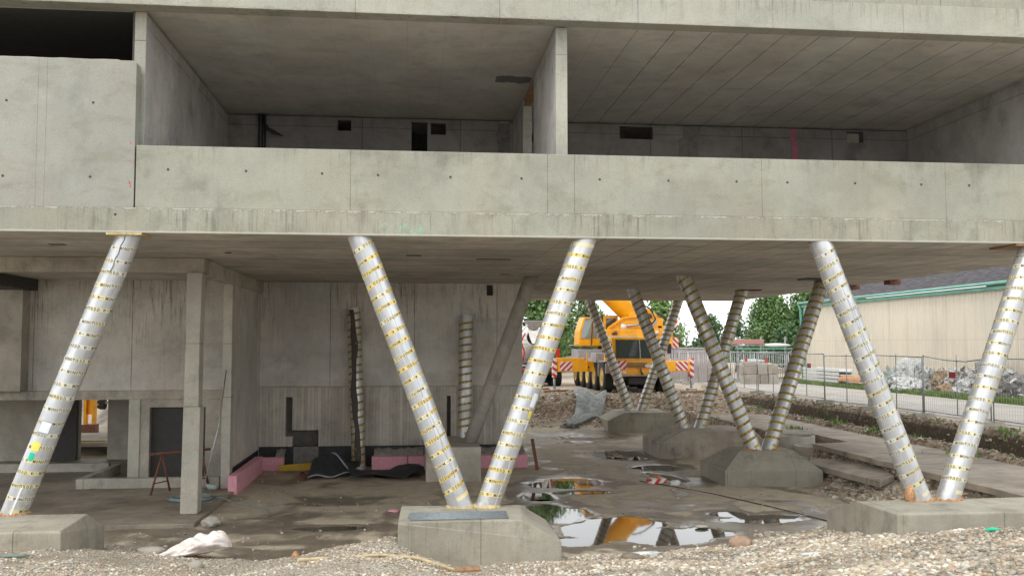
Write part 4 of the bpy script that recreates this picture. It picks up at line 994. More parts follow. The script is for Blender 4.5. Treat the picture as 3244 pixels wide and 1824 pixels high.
# ================================================================ yard: road, verge
mb = MB(); RX = lambda y: 17.75 + (45 - y) * .02
ys_ = [10 + 4 * k for k in range(30)]
vs = [(RX(y), y, 1.535) for y in ys_] + [(RX(y) + 6.6, y, 1.535) for y in ys_]; n = len(ys_)
mb.add(vs, [(k, n + k, n + k + 1, k + 1) for k in range(n - 1)], 0, True)
g = G('road_pale_gravel_asphalt', rough=.85); g.col(g.mul(g.mix(g.ss(g.noise(.5, detail=6), .35, .65, 0, 1), (.43, .40, .36), (.36, .335, .30)), g.ss(g.noise(20), .3, .7, .9, 1.08))); g.bump(g.noise(20), .2, .02)
mb.build('road', g.m, kind='structure')
# grass verge in blades
def blades(name, n, fx, seed, h=.16, mat=M_grassm, w=.012):
    rs = np.random.RandomState(seed); x, y = fx(rs, n); z = heights(x, y)[0]
    a = rs.rand(n) * 6.28; hh = h * (.4 + rs.rand(n)); lean = (rs.rand(n, 2) - .5) * hh[:, None] * 1.1
    dx = np.cos(a) * w * 1.6; dy = np.sin(a) * w * 1.6
    V = np.stack([np.stack([x - dx, y - dy, z], -1), np.stack([x + dx, y + dy, z], -1), np.stack([x + lean[:, 0], y + lean[:, 1], z + hh], -1)], 1).reshape(-1, 3)
    me = bpy.data.meshes.new(name); fast_mesh(me, V, np.arange(3 * n).reshape(-1, 3)); me.materials.append(mat)
    o = bpy.data.objects.new(name, me); COL.objects.link(o); return tag(o, kind='stuff')
def verge(rs, n):
    y = 24 + rs.rand(n) * 38; k = fbm(y * .8, y * 0, 3, 3); return RX(y) + 6.3 + rs.rand(n) ** 1.3 * (1.3 + .8 * k), y
blades('grass', 30000, verge, 1, .2, w=.02)
def weeds(rs, n):
    c_ = np.array([(16.3, 28.2), (15.7, 30.4), (16.2, 36), (15.9, 33.5), (16.4, 24.5), (11.5, 37.5), (12.3, 37.8), (10.6, 38.6), (15.2, 24.6), (13.9, 33), (15.95, 41.5)]); i = rs.randint(0, len(c_), n)
    return c_[i, 0] + rs.randn(n) * .22, c_[i, 1] + rs.randn(n) * .35
blades('weeds', 1100, weeds, 2, .14, M_leafC, .022)
def weeds2(rs, n):
    x = 15.5 + rs.rand(n) * 1.4; y = 20 + rs.rand(n) * 24; k = fbm(x * .8, y * .8, 3, 9) > .56; x = np.where(k, x, 15.9); y = np.where(k, y, 29); return x, y
blades('weed_patches', 900, weeds2, 3, .09, M_grassm, .016)

# ================================================================ mesh fence on concrete feet
def frame_mesh(sag=0.):
    f_ = MB(); r_ = .021; Wp = 3.5; H = 2.05
    for x in (0, Wp): f_.tube([(0, x, .12), (0, x, H)], r_, 8)
    f_.tube([(0, 0, H - .03), (0, Wp * .35, H - .03 - sag), (0, Wp * .65, H - .03 - sag * .8), (0, Wp, H - .03)], r_ * .9, 8)
    f_.tube([(0, 0, .2), (0, Wp, .2)], r_ * .9, 8)
    f_.tube([(0, Wp / 2 - .1, .2), (0, Wp / 2 - .1, H + .05)], r_ * .75, 8)
    return f_
def wires():
    m_ = MB(); q = .0022
    for k in range(1, 29): y = 3.5 * k / 29; m_.box(-q, q, y - q, y + q, .22, 2.0)
    for k in range(1, 8): z = .2 + 1.8 * k / 8; m_.box(-q * 1.4, q * 1.4, .02, 3.48, z - q, z + q)
    return m_
def make_panel(sag):
    root = empty('mesh_fence', (0, 0, 0)); f_ = frame_mesh(sag).build('frame', M_steel, root); wires().build('wire_mesh', M_steel, root)
    return root
pan = {0: make_panel(0.), 1: make_panel(.13)}
used = set()
blk = MB(); blk.prism([(-.36, 0), (.36, 0), (.33, .15), (.08, .16), (-.08, .16), (-.33, .15)], 'y', -.12, .12)
blk0 = blk.build('concrete_block', M_kerb, off=(0, 0, 0), bevel=.01)
first_blk = True
words = ['cut by the picture edge', 'in front of the crumpled grey bale', 'with the bent top rail, before the clear plastic heap', 'before the clear sheeting', 'between the wide low footing column and the clay tiles', 'before the stack of steel profiles', 'behind the pyramid footing column', 'beside the gate with the red tags', 'before the block stack', 'near the crane outrigger', 'behind the crane outrigger foot']
y = 19.0; k = 0
while y < 56:
    sag = 1 if k == 2 else 0
    p = pan[sag] if sag not in used else copy_tree(pan[sag]); used.add(sag)
    X0 = 17.15 - (y - 26) * .02
    p.location = (X0, y, h1(X0, y) + .0); p.rotation_euler = (random.uniform(-.01, .01), 0, math.radians(1.1) + random.uniform(-.012, .012))
    tag(p, 'wire mesh fence panel ' + words[k], 'fence panel', 'temporary fence panels along the road')
    if first_blk: b_ = blk0; first_blk = False
    else: b_ = blk0.copy(); COL.objects.link(b_)
    b_.location = (X0, y - .03, h1(X0, y) + .0); b_.rotation_euler = (0, 0, random.uniform(-.08, .08))
    tag(b_, 'concrete foot of the fence panel ' + words[k], 'fence foot', 'concrete feet of the road fence')
    y += 3.6; k += 1
for i, (yy_, zz) in enumerate([(27.9, 3.0), (38.6, 3.05), (22.0, 3.05)]):
    mb = MB(); mb.box(16.98, 17.0, yy_ - .18, yy_ + .18, zz - .09, zz + .1); mb.build('warning_tag', M_redsign, off=(17, yy_, zz), label=['small red plate on the fence before the clear plastic heap', 'small red plate on the fence left of the steel profiles', 'small red plate on the fence before the torn grey bale'][i], cat='sign')

# ================================================================ pale metal hall
HX = 28.5; HY0, HY1 = 18.0, 65.4; ZE = 6.85
Hh = empty('metal_hall', (HX, HY0, 1.5), 'long cream metal hall with green gutter and dark slate roof across the road', 'building')
mb = MB(); per = .33; vs = []; yv = []
yy_ = HY0
while yy_ < HY1: yv += [(yy_, 0), (yy_ + per * .35, 0), (yy_ + per * .45, -.022), (yy_ + per * .9, -.022)]; yy_ += per
vs = [(HX + d, y_, z_) for y_, d in yv for z_ in (1.5, ZE)]
mb.add(vs, [(2 * k, 2 * k + 2, 2 * k + 3, 2 * k + 1) for k in range(len(yv) - 1)])
g = G('cream_sheet_metal', rough=.5); X, Y, Z = g.sep()
st_ = g.ss(g.noise(3, sv=(1, 1, .06), detail=4), .45, .75, 0, .12); sm_ = g.M('MULTIPLY', g.M('COMPARE', Z, 4.2, .012), .25); vs_ = g.M('MULTIPLY', periodic(g, Y, 5.94, .3, .02), .3)
ft_ = g.M('MULTIPLY', g.ss(Z, 1.5, 2.4, 1, 0), g.ss(g.noise(2, detail=5), .4, .65, 0, .3))
g.col(g.mul(g.mix(g.ss(g.noise(.3, detail=3), .4, .6, 0, 1), (.65, .585, .475), (.60, .545, .45)), g.M('SUBTRACT', 1, g.M('ADD', g.M('ADD', st_, ft_), g.M('MAXIMUM', sm_, vs_))))); M_cream = g.m
mb.build('wall', M_cream, Hh)
mb = MB(); mb.box(HX, HX + 22, HY1 - .05, HY1, 1.5, ZE); mb.build('gable_wall', M_cream, Hh)
g = G('slate_roof', rough=.85, spec=.15); X, Y, Z = g.sep(); 
rr = g.M('FRACT', g.M('DIVIDE', X, .42)); n_ = g.noise(3.5, sv=(1.5, .5, 1), detail=6)
g.col(g.mul(g.mix(g.ss(n_, .4, .62, 0, 1), (.055, .05, .055), (.10, .09, .095)), g.ss(rr, 0, .2, .6, 1))); g.bump(g.M('ADD', rr, g.noise(5, sv=(.6, .3, 1), detail=4)), .7, .06)
mb = MB(); mb.add([(HX - .25, HY0, ZE + .05), (HX - .25, HY1 + .3, ZE + .05), (HX + 9, HY1 + .3, ZE + 3.6), (HX + 9, HY0, ZE + 3.6), (HX + 18, HY1 + .3, ZE + .05), (HX + 18, HY0, ZE + .05)], [(0, 3, 2, 1), (3, 5, 4, 2)])
mb.build('roof', g.m, Hh)
mb = MB(); mb.tube([(HX - .33, HY0, ZE + .08), (HX - .33, HY1 + .3, ZE + .08)], .09, 10); mb.build('gutter', M_green, Hh)
mb = MB(); mb.box(HX - .2, HX - .01, HY0, HY1 + .2, ZE - .22, ZE - .06); mb.build('fascia', M_green, Hh)
mb = MB(); mb.tube([(HX - .33, HY1 + .2, ZE + .05), (HX - .2, HY1 + .2, ZE - .4), (HX - .14, HY1 + .1, 1.5)], .09, 8); mb.build('downpipe', M_green, Hh)
mb = MB(); mb.box(HX - .06, HX - .01, HY1 - .3, HY1 + .06, 1.5, ZE - .4); mb.build('corner_trim', M_green, Hh)
# far houses roof line behind the trees kept low
# ================================================================ rubbish heaps along the hall
def trans(name, c, r=.35, tr=.35):
    g = G(name, rough=r, spec=.5); n_ = g.noise(5, detail=6, rough=.7, dist=1.)
    g.col(g.mul(g.mix(0., c, c), g.ss(n_, .3, .7, .75, 1.1))); g.bump(n_, .6, .05); return g.m
M_film = trans('clear_film', (.46, .47, .455)); M_filmg = trans('greenish_film', (.24, .29, .26)); M_filmw = trans('white_film', (.62, .63, .62))
M_brown = trans('cardboard_scrap', (.4, .28, .17), .8); M_grime = trans('grey_scrap', (.26, .25, .24), .7); M_scrapw = trans('light_scrap', (.52, .51, .5), .6)
heap = [  # x, y, sx, sy, sz, mat, label
    (25.6, 47.4, .9, 1.2, 1.05, M_filmg, 'dark green-grey plastic sheet heap farthest along the hall wall'),
    (25.8, 46.0, 1.0, 1.2, 1.5, M_film, 'tallest heap of clear plastic film behind the fence'),
    (25.2, 45.2, .8, .9, .8, M_filmw, 'low whitish film heap at the foot of the tallest clear heap'),
    (26.1, 44.8, .7, .8, 1.1, M_film, 'clear film roll beside the brown cardboard bundle'),
    (26.1, 43.8, .45, .6, 1.1, M_brown, 'brown cardboard bundle standing among the plastic'),
    (26.6, 43.2, .7, .8, 1.15, M_filmw, 'round white film bale right of the cardboard bundle'),
    (25.9, 42.9, .5, .7, .55, M_brown, 'low brown bundle on the grass before the white bale'),
    (26.7, 42.3, .7, .8, 1.0, M_scrapw, 'pale scrap bale behind the outermost column'),
    (27.4, 42.0, .7, .8, 1.75, M_grime, 'tall ragged grey scrap stack behind the outermost column'),
    (26.3, 41.6, .7, .8, .8, M_filmw, 'white crumpled bale low before the ragged stack'),
    (27.0, 40.3, .9, 1.0, 1.2, M_scrapw, 'torn pale bale at the picture edge side of the outermost column'),
    (26.8, 39.1, .8, .9, 1.15, M_grime, 'dark torn bale at the picture edge'),
    (27.3, 37.7, .9, 1.0, 1.4, M_scrapw, 'last pale bale cut by the picture edge')]
for k, (x, y, sx, sy, sz, m_, l) in enumerate(heap):
    blob('rubbish_bale', (x, y, 1.5 + sz * .28), (sx, sy, sz * .74), m_, sub=5, amp=.24, freq=1.7, seed=50 + k, ridge=True, flat=.35, label=l, cat='rubbish heap', group='rubbish heaps beside the hall', facet=True)
def loose(rs_seed, n, mat, name):
    rs = np.random.RandomState(rs_seed); y = 37.5 + rs.rand(n) * 9; x = 26.2 + (42 - y) * .12 + rs.randn(n) * .55; z = 1.5 + rs.rand(n) ** 1.5 * 1.3
    a = rs.rand(n, 3) * 6.28; s_ = .06 + .2 * rs.rand(n)
    e1_ = np.stack([np.cos(a[:, 0]) * np.cos(a[:, 1]), np.sin(a[:, 0]) * np.cos(a[:, 1]), np.sin(a[:, 1])], -1); e2_ = np.stack([-np.sin(a[:, 2]), np.cos(a[:, 2]), .4 * np.cos(a[:, 0])], -1)
    c_ = np.stack([x, y, z], -1); V = np.stack([c_ - e1_ * s_[:, None], c_ + e2_ * s_[:, None] * .5, c_ + e1_ * s_[:, None], c_ - e2_ * s_[:, None] * .5], 1).reshape(-1, 3)
    me = bpy.data.meshes.new(name); fast_mesh(me, V, np.arange(4 * n).reshape(-1, 4)); me.materials.append(mat); o = bpy.data.objects.new(name, me); COL.objects.link(o); tag(o, kind='stuff')
loose(1, 700, M_scrapw, 'loose_scraps'); loose(2, 600, M_grime, 'loose_dark_scraps'); loose(3, 200, M_brown, 'loose_brown_scraps')
# profile stack and clay tiles
for k in range(5):
    mb = MB(); z0 = 1.52 + .21 * k; mb.prism([(24.6, z0), (25.6, z0), (25.6, z0 + .17), (25.5, z0 + .17), (25.5, z0 + .05), (24.7, z0 + .05), (24.7, z0 + .17), (24.6, z0 + .17)], 'y', 52.0, 56.8)
    mb.build('steel_profile', M_white, off=(25, 54, z0), label=['lowest', 'second lowest', 'middle', 'second highest', 'topmost'][k] + ' pale steel profile in the stack before the hall end', cat='steel profile', group='stacked steel profiles')
for k in range(7):
    mb = MB(); yb_ = 49.3 + .38 * k
    pts = [(24.9 + .3 * math.cos(a_), 0, 1.85 + .3 * math.sin(a_)) for a_ in np.linspace(0, math.pi, 9)]
    vs = [(p[0], yb_ + d, p[2]) for d in (0, .36) for p in pts] + [(24.9 + (p[0] - 24.9) * .88, yb_ + d, 1.85 + (p[2] - 1.85) * .88 - .0) for d in (0, .36) for p in pts]
    fs = [(i, i + 1, 9 + i + 1, 9 + i) for i in range(8)] + [(18 + i, 27 + i, 27 + i + 1, 18 + i + 1) for i in range(8)] + [(i, 18 + i, 19 + i, i + 1) for i in range(8)]
    mb.add(vs, fs, 0, True); mb.build('clay_pipe_shell', M_tile, off=(24.9, yb_, 1.5), label='orange clay shell in the row on the grass verge', cat='clay shell', group='row of orange clay shells on the verge')

# ================================================================ trees
def tree(loc, h, w, seed, label, mat, n=5200, leaf=.26, trunk=.2, blobs=9, tall=1., group='trees behind the yard'):
    root = empty('broadleaf_tree', loc, label, 'tree', group); rs = np.random.RandomState(seed); x0, y0, z0 = loc
    cb = []
    for k in range(blobs):
        t = (k + .5) / blobs; zz = h * (.22 + .74 * t); rad = w * .5 * (math.sin(math.pi * min(1, .18 + .82 * (1 - t))) ** .7 if False else (1 - .75 * max(0, t - .35)) )
        a = rs.rand() * 6.28; rr_ = rad * .5 * rs.rand() ** .5
        cb.append((rr_ * math.cos(a) * (1.6 - t), rr_ * math.sin(a) * (1.6 - t), zz, rad * (.38 + .3 * rs.rand()), h * .11 * (.8 + .6 * rs.rand()) * tall))
    cb.append((0, 0, h * .45, w * .42, h * .3)); cb.append((0, 0, h * .75, w * .3, h * .2))
    mb = MB(); mb.tube([(x0, y0, z0 - .1), (x0 + .1, y0, z0 + h * .4), (x0 + .05, y0 + .1, z0 + h * .85)], [trunk, trunk * .7, trunk * .15], 8)
    for c_ in cb[:7]: mb.tube([(x0 + .05, y0, z0 + max(.5, c_[2] - h * .25)), (x0 + c_[0] * .6, y0 + c_[1] * .6, z0 + c_[2] - h * .05), (x0 + c_[0], y0 + c_[1], z0 + c_[2])], [trunk * .4, trunk * .25, .03], 5)
    mb.build('trunk', M_bark, root)
    bi = rs.randint(0, len(cb), n); cb = np.array(cb)[bi]
    d = rs.randn(n, 3); d /= np.linalg.norm(d, axis=1)[:, None]; rad = .55 + .5 * rs.rand(n) ** .6 + .12 * rs.randn(n)
    # cluster leaves in sprays
    cl = np.repeat(rs.randn(n // 14 + 1, 3) * .13, 14, 0)[:n]
    c_ = np.stack([cb[:, 0] + d[:, 0] * rad * cb[:, 3], cb[:, 1] + d[:, 1] * rad * cb[:, 3], cb[:, 2] + d[:, 2] * rad * cb[:, 4]], -1) + cl * w * .3
    c_[:, 2] = np.maximum(c_[:, 2], h * .08)
    u = rs.randn(n, 3); u /= np.linalg.norm(u, axis=1)[:, None]; v = np.cross(u, rs.randn(n, 3)); v /= np.linalg.norm(v, axis=1)[:, None]
    s_ = leaf * (.5 + rs.rand(n))[:, None]
    V = np.stack([c_ - u * s_ * .5, c_ + v * s_ * .3, c_ + u * s_ * .5, c_ - v * s_ * .3], 1).reshape(-1, 3)
    me = bpy.data.meshes.new('crown'); fast_mesh(me, V, np.arange(4 * n).reshape(-1, 4)); me.materials.append(mat)
    o = bpy.data.objects.new('crown', me); COL.objects.link(o); o.parent = root
    return root
tree((9.4, 68, 1.5), 7.4, 6.4, 1, 'dense mid green tree rising behind the concrete mixer', M_leafA, 11000, .28, blobs=14)
tree((13.4, 72, 1.5), 7.2, 3.4, 2, 'tall loose tree with sky gaps behind the crane operator cab', M_leafA, 2300, .26, blobs=12)
tree((12.6, 80, 1.5), 4.2, 5, 3, 'lower yellowish tree between the mixer and the crane', M_leafC, 5000, .28)
tree((17.0, 86, 1.5), 5.6, 4.5, 14, 'tree top showing under the raised boom', M_leafC, 3600, .28)
tree((21.9, 80, 1.5), 7.6, 4.4, 4, 'bright tree over the superstructure of the crane', M_leafC, 4600, .28, blobs=12)
tree((25.3, 77, 1.5), 4.6, 3.6, 5, 'round dark tree right behind the chevron plates', M_leafB, 5000, .26)
tree((28.6, 80, 1.5), 5.6, 2.4, 6, 'slender loose tree behind the crossing tube columns', M_leafB, 1500, .24)
tree((34.4, 86, 1.5), 7.0, 7.2, 7, 'rounded left tree of the big group behind the storage rack', M_leafA, 10000, .3, blobs=14)
tree((38.0, 86, 1.5), 8.0, 5.2, 8, 'tallest pointed tree of the group left of the hall', M_leafA, 7500, .3, blobs=14)
tree((39.4, 80, 1.5), 6.6, 5.2, 9, 'light green tree touching the hall corner', M_leafC, 7000, .28, blobs=12)
tree((32.4, 78, 1.5), 4.0, 4.0, 10, 'low dark bushy tree behind the storage rack', M_leafB, 6000, .26)
tree((36.2, 78, 1.5), 4.8, 4.6, 11, 'low mid green tree right of the storage rack', M_leafA, 6500, .26)
tree((4.6, 76, 1.5), 7.3, 5, 12, 'tree hidden mostly by the wall end beside the mixer', M_leafB, 5500, .28)
# distant wood
rs = np.random.RandomState(8); n = 26000; x = -60 + rs.rand(n) * 190; y = 120 + rs.rand(n) * 20; top = 1.2 + 1.6 * fbm(x * .12, x * 0, 4, 5)
c_ = np.stack([x, y, 1.3 + rs.rand(n) ** .7 * top], -1); u = rs.randn(n, 3); u /= np.linalg.norm(u, axis=1)[:, None]; v = np.cross(u, rs.randn(n, 3)); v /= np.linalg.norm(v, axis=1)[:, None]
V = np.stack([c_ - u * .6, c_ + v * .45, c_ + u * .6, c_ - v * .45], 1).reshape(-1, 3)
me = bpy.data.meshes.new('distant_wood'); fast_mesh(me, V, np.arange(4 * n).reshape(-1, 4)); me.materials.append(M_leafB); o = bpy.data.objects.new('distant_wood', me); COL.objects.link(o); tag(o, kind='stuff')

# ================================================================ mobile crane
GZ = 1.52
K = empty('mobile_crane', (11.4, 47, GZ), 'big yellow mobile crane with chevron outriggers spread, facing the building', 'crane')
def Pk(name, mat, *boxes, bevel=.02, parent=K):
    mb = MB()
    for b in boxes: mb.box(*b)
    return mb.build(name, mat, parent, bevel=bevel)
Pk('chassis', M_dgrey, (10.35, 12.5, 46.6, 58, 2.2, 2.9))
Pk('deck', M_grey, (9.65, 13.0, 48.6, 58.2, 3.0, 3.2))
Pk('storage_box', M_grey, (9.22, 10.75, 51.3, 53.6, 3.05, 3.68)); Pk('storage_box', M_grey, (9.7, 10.5, 48.7, 50.2, 3.2, 3.5))
Pk('winch', M_dgrey, (9.55, 10.1, 51.6, 52.4, 3.69, 3.8))
# road cab
mb = MB(); mb.prism([(46.0, 2.42), (48.2, 2.42), (48.2, 4.34), (46.25, 4.34), (46.02, 3.25)], 'x', 10.0, 12.75); cab = mb.build('road_cab', M_yel, K, bevel=.05)
mb = MB(); mb.add([(10.2, 45.995, 3.27), (12.55, 45.995, 3.27), (12.5, 46.2, 4.2), (10.25, 46.2, 4.2)], [(0, 1, 2, 3)]); ws = mb.build('windscreen', M_glass, cab, fixn=False)
for x in (10.2, 12.55): 
    mb = MB(); mb.beam((x, 45.985, 3.24), (x + (.03 if x < 11 else -.03), 46.19, 4.22), .05, .04); mb.build('screen_pillar', M_dgrey, cab)
mb = MB(); mb.beam((11.42, 45.97, 3.26), (11.42, 46.17, 4.2), .05, .03); mb.build('screen_pillar', M_steel, cab)
mb = MB(); mb.tube([(10.6, 45.96, 3.3), (11.15, 45.97, 3.36), (11.3, 45.97, 3.28)], .014, 5); mb.tube([(11.6, 45.96, 3.3), (12.1, 45.97, 3.38)], .014, 5); mb.build('wiper', M_dgrey, cab)
mb = MB(); mb.add([(9.992, 46.4, 3.3), (9.992, 47.6, 3.3), (9.992, 47.6, 4.15), (9.992, 46.5, 4.15)], [(0, 1, 2, 3)]); mb.build('side_window', M_glass, cab)
Pk('grille', M_dgrey, *[(10.75, 11.75, 45.97, 46.0, 2.80 + .07 * k, 2.825 + .07 * k) for k in range(4)], bevel=0, parent=cab)
Pk('bumper', M_yel, (9.95, 12.8, 45.9, 46.05, 2.42, 2.66), bevel=.03, parent=cab)
Pk('bumper_trim', M_white, (9.95, 12.8, 45.87, 45.9, 2.385, 2.415), bevel=0, parent=cab)
Pk('chevron_plate', M_chev, (10.2, 10.72, 45.955, 45.975, 2.72, 3.14), bevel=0, parent=cab); Pk('chevron_plate', M_chev2, (12.2, 12.7, 45.955, 45.975, 2.72, 3.14), bevel=0, parent=cab)
for x in (10.3, 10.5, 12.25, 12.45): Pk('headlight', M_paper, (x, x + .16, 45.86, 45.9, 2.5, 2.63), bevel=.01, parent=cab)
Pk('number_plate', M_paper, (11.65, 11.98, 45.94, 45.96, 2.82, 2.95), bevel=0, parent=cab)
mb = MB(); mb.tube([(11.4, 45.86, 2.75), (11.4, 45.75, 2.6), (11.5, 45.85, 2.45)], .05, 8); mb.build('tow_hook', M_rust, cab)
for x, s_ in ((9.85, 1), (12.9, -1)):
    mb = MB(); mb.tube([(x + .15 * s_, 46.2, 4.1), (x, 46.0, 4.05), (x, 45.95, 3.5)], .018, 6); mb.box(x - .1, x + .1, 45.93, 45.98, 3.5, 4.0); mb.build('mirror', M_dgrey, cab)
# wheels
def wheel(x0, x1, y, parent, r=.78, z=None, side=-1):
    z = GZ + r if z is None else z; wd = abs(x1 - x0)
    rootz = bpy.data.objects.new('wheel', None)
    prof = [(0, .62), (.02, .93), (.12, 1.), (.88, 1.), (.98, .93), (1, .62)]
    def lathe(prof, N=36):
        mb = MB(); vs = [(x0 + (x1 - x0) * t, y + r * q * math.cos(2 * math.pi * k / N), z + r * q * math.sin(2 * math.pi * k / N)) for t, q in prof for k in range(N)]
        n_ = len(prof); fs = [(i * N + k, i * N + (k + 1) % N, (i + 1) * N + (k + 1) % N, (i + 1) * N + k) for i in range(n_ - 1) for k in range(N)]
        mb.add(vs, fs, 0, True); return mb
    t_ = lathe(prof); 
    for k in range(36):     # tread lugs
        a_ = 2 * math.pi * k / 36; Mx = Matrix.Translation(((x0 + x1) / 2, y, z)) @ Matrix.Rotation(a_, 4, 'X'); t_.box(-wd * .42, wd * .42, -.035, .035, r * .99, r * 1.03, M=Mx)
    W_ = t_.build('wheel', M_rubber, parent)
    xo = x0 if side < 0 else x1; s_ = 1 if side < 0 else -1
    rm = MB(); N = 28; pr = [(.0, .62), (.06, .58), (.14, .5), (.10, .3), (.02, .26), (.0, .0)]
    vs = [(xo + s_ * wd * t, y + r * q * math.cos(2 * math.pi * k / N), z + r * q * math.sin(2 * math.pi * k / N)) for t, q in pr for k in range(N)]
    rm.add(vs, [(i * N + k, i * N + (k + 1) % N, (i + 1) * N + (k + 1) % N, (i + 1) * N + k) for i in range(len(pr) - 1) for k in range(N)], 0, True)
    rm.build('rim', M_rim, W_)
    return W_
for y in (47.3, 49.4, 51.3, 53.2, 55.0):
    wheel(9.7, 10.2, y, K); wheel(12.55, 13.05, y, K, side=1)
Pk('mudguard', M_grey, (9.72, 10.3, 46.35, 46.5, 2.5, 3.0), (9.72, 10.3, 48.3, 48.42, 2.3, 3.02), (9.72, 10.3, 46.5, 48.3, 3.05, 3.12))
Pk('axle', M_dgrey, (10.2, 12.55, 47.1, 47.5, 2.15, 2.35), (10.9, 11.8, 46.3, 46.6, 1.95, 2.3))
# outriggers
for sgn, x0, x1, px_ in ((-1, 7.75, 10.4, 7.6), (1, 12.4, 15.0, 15.12)):
    mb = MB(); mb.box(x0, x1, 49.35, 49.75, 2.5, 3.07); ob = mb.build('outrigger_beam', M_yel2, K, bevel=.02)
    xa = x0 + .12 if sgn < 0 else x1 - .78
    mb = MB(); mb.box(xa, xa + .66, 49.33, 49.348, 2.56, 3.03); mb.build('chevron_plate', M_chev if sgn < 0 else M_chev2, ob)
    mb = MB(); mb.box(px_ - .12, px_ + .12, 49.4, 49.7, 2.2, 3.22); mb.build('jack_housing', M_post, ob, bevel=.02)
    mb = MB(); mb.tube([(px_, 49.55, GZ + .06), (px_, 49.55, 2.25)], .065, 12); mb.build('jack', M_steel, ob)
    mb = MB(); mb.tube([(px_, 49.55, GZ), (px_, 49.55, GZ + .07)], .3, 16); mb.build('jack_pad', M_steel, ob)
Pk('outrigger_cover', M_yel, (7.7, 9.2, 49.36, 49.74, 3.08, 3.24), (9.3, 9.36, 49.2, 49.34, 2.5, 3.5), bevel=.01)
mb = MB(); mb.tube([(9.4, 49.3, 2.74), (9.4, 49.34, 2.74)], .06, 10); mb.build('hydraulic_port', M_dgrey, K)
# superstructure
mb = MB(); mb.tube([(11.6, 51.8, 3.2), (11.6, 51.8, 3.7)], 1.15, 32); mb.build('turntable', M_dgrey, K)
mb = MB(); mb.prism([(10.0, 4.35), (13.4, 4.35), (13.4, 4.78), (10.5, 4.78)], 'y', 49.8, 50.1); mb.build('platform', M_yel, K, bevel=.02)
mb = MB(); mb.tube([(10.05, 49.75, 4.38), (12.2, 49.75, 4.38)], .05, 6); mb.build('grey_pipe_rail', M_grey, K)
for x, s_ in ((11.0, .09), (10.85, .05), (13.3, .09)):
    mb = MB(); mb.tube([(x, 49.76, 4.5), (x, 49.76, 4.5 + 2 * s_)], s_, 10); mb.build('beacon', M_rust if x < 13 else M_white, K)
mb = MB(); mb.prism([(10.6, 3.7), (13.6, 3.7), (13.6, 5.1), (12.9, 5.55), (11.6, 5.42), (10.75, 4.85)], 'y', 50.6, 50.75); mb.build('side_plate', M_yel, K, bevel=.02)
mb = MB(); mb.prism([(10.6, 3.7), (13.6, 3.7), (13.6, 5.0), (12.9, 5.4), (11.6, 5.3), (10.75, 4.8)], 'y', 52.8, 52.95); mb.build('side_plate', M_yel, K, bevel=.02)
mb = MB(); mb.beam((10.72, 50.55, 4.83), (11.6, 50.55, 5.42), .1, .1); mb.beam((11.6, 50.55, 5.42), (12.4, 50.55, 5.52), .1, .1); mb.build('plate_flange', M_yel2, K)
Pk('engine_house', M_dgrey, (10.8, 13.5, 50.76, 52.79, 3.7, 4.6))
mb = MB(); mb.tube([(11.6, 50.4, 4.95), (12.5, 50.45, 5.05)], .07, 10); mb.build('luffing_cylinder', M_steel, K)
mb = MB(); mb.tube([(11.55, 50.45, 4.72), (11.62, 50.4, 5.05)], .16, 10); mb.build('cylinder_bracket', M_white, K)
# operator cab
Oc = MB(); Oc.prism([(9.3, 3.85), (10.62, 3.85), (10.68, 4.6), (10.6, 5.5), (9.62, 5.5), (9.36, 4.7)], 'y', 51.7, 53.3); oc = Oc.build('operator_cab', M_yel, K, bevel=.05)
for pts in ([(9.45, 4.28), (9.98, 4.28), (10.05, 5.4), (9.7, 5.42), (9.5, 4.75)], [(10.12, 4.32), (10.56, 4.32), (10.56, 5.38), (10.2, 5.4)]):
    mb = MB(); mb.prism(pts, 'y', 51.675, 51.69); mb.build('window', M_glass2, oc)
mb = MB(); mb.beam((10.02, 51.66, 3.9), (10.12, 51.66, 5.45), .05, .05); mb.build('door_post', M_dgrey, oc)
Pk('rear_cab_frame', M_yel, (10.72, 11.55, 51.6, 52.9, 4.5, 5.55), bevel=.03, parent=oc)
mb = MB(); mb.add([(10.85, 51.585, 4.65), (11.42, 51.585, 4.65), (11.42, 51.585, 5.42), (10.85, 51.585, 5.42)], [(0, 1, 2, 3)]); mb.build('window', M_glass, oc)
Pk('roof_rail', M_rust, (9.65, 11.55, 51.65, 53.2, 5.55, 5.58), bevel=0, parent=oc)
mb = MB(); mb.tube([(8.75, 51.7, 3.9), (9.35, 51.75, 3.92)], .025, 6); mb.build('hand_rail', M_steel, oc)
# boom
b0 = Vector((13.0, 51.7, 4.95)); d_ = Vector((-.72, -.16, .66)).normalized(); s_ = Vector((0, 1, 0)); s_ = (s_ - d_ * s_.dot(d_)).normalized(); u_ = s_.cross(d_)
if u_.z < 0: u_ = -u_
def boomsec(t0, t1, w_, h_):
    mb = MB(); N = 20; vs = []
    for t in (t0, t1):
        for k in range(N):
            a_ = 2 * math.pi * k / N; c_, q = math.cos(a_), math.sin(a_)
            c_ = math.copysign(abs(c_) ** .55, c_); q = math.copysign(abs(q) ** .55, q) if q > 0 else q
            vs.append(b0 + d_ * t + s_ * (c_ * w_ / 2) + u_ * (q * h_ / 2))
    mb.add(vs, [(k, (k + 1) % N, N + (k + 1) % N, N + k) for k in range(N)], 0, True); mb.add(vs[:N], [tuple(range(N))]); mb.add(vs[N:], [tuple(range(N))]); return mb
boom = boomsec(.2, 9.5, 1.0, 1.12).build('boom', M_yel2, K)
boomsec(9.51, 10.6, .9, 1.0).build('boom_section', M_yel2, boom)
mb = MB(); mb.prism([(12.2, 4.7), (13.9, 4.85), (14.0, 5.35), (13.1, 5.95), (12.55, 6.05), (12.0, 5.6)], 'y', 50.9, 51.0); mb.build('boom_foot_plate', M_yel, K, bevel=.03)
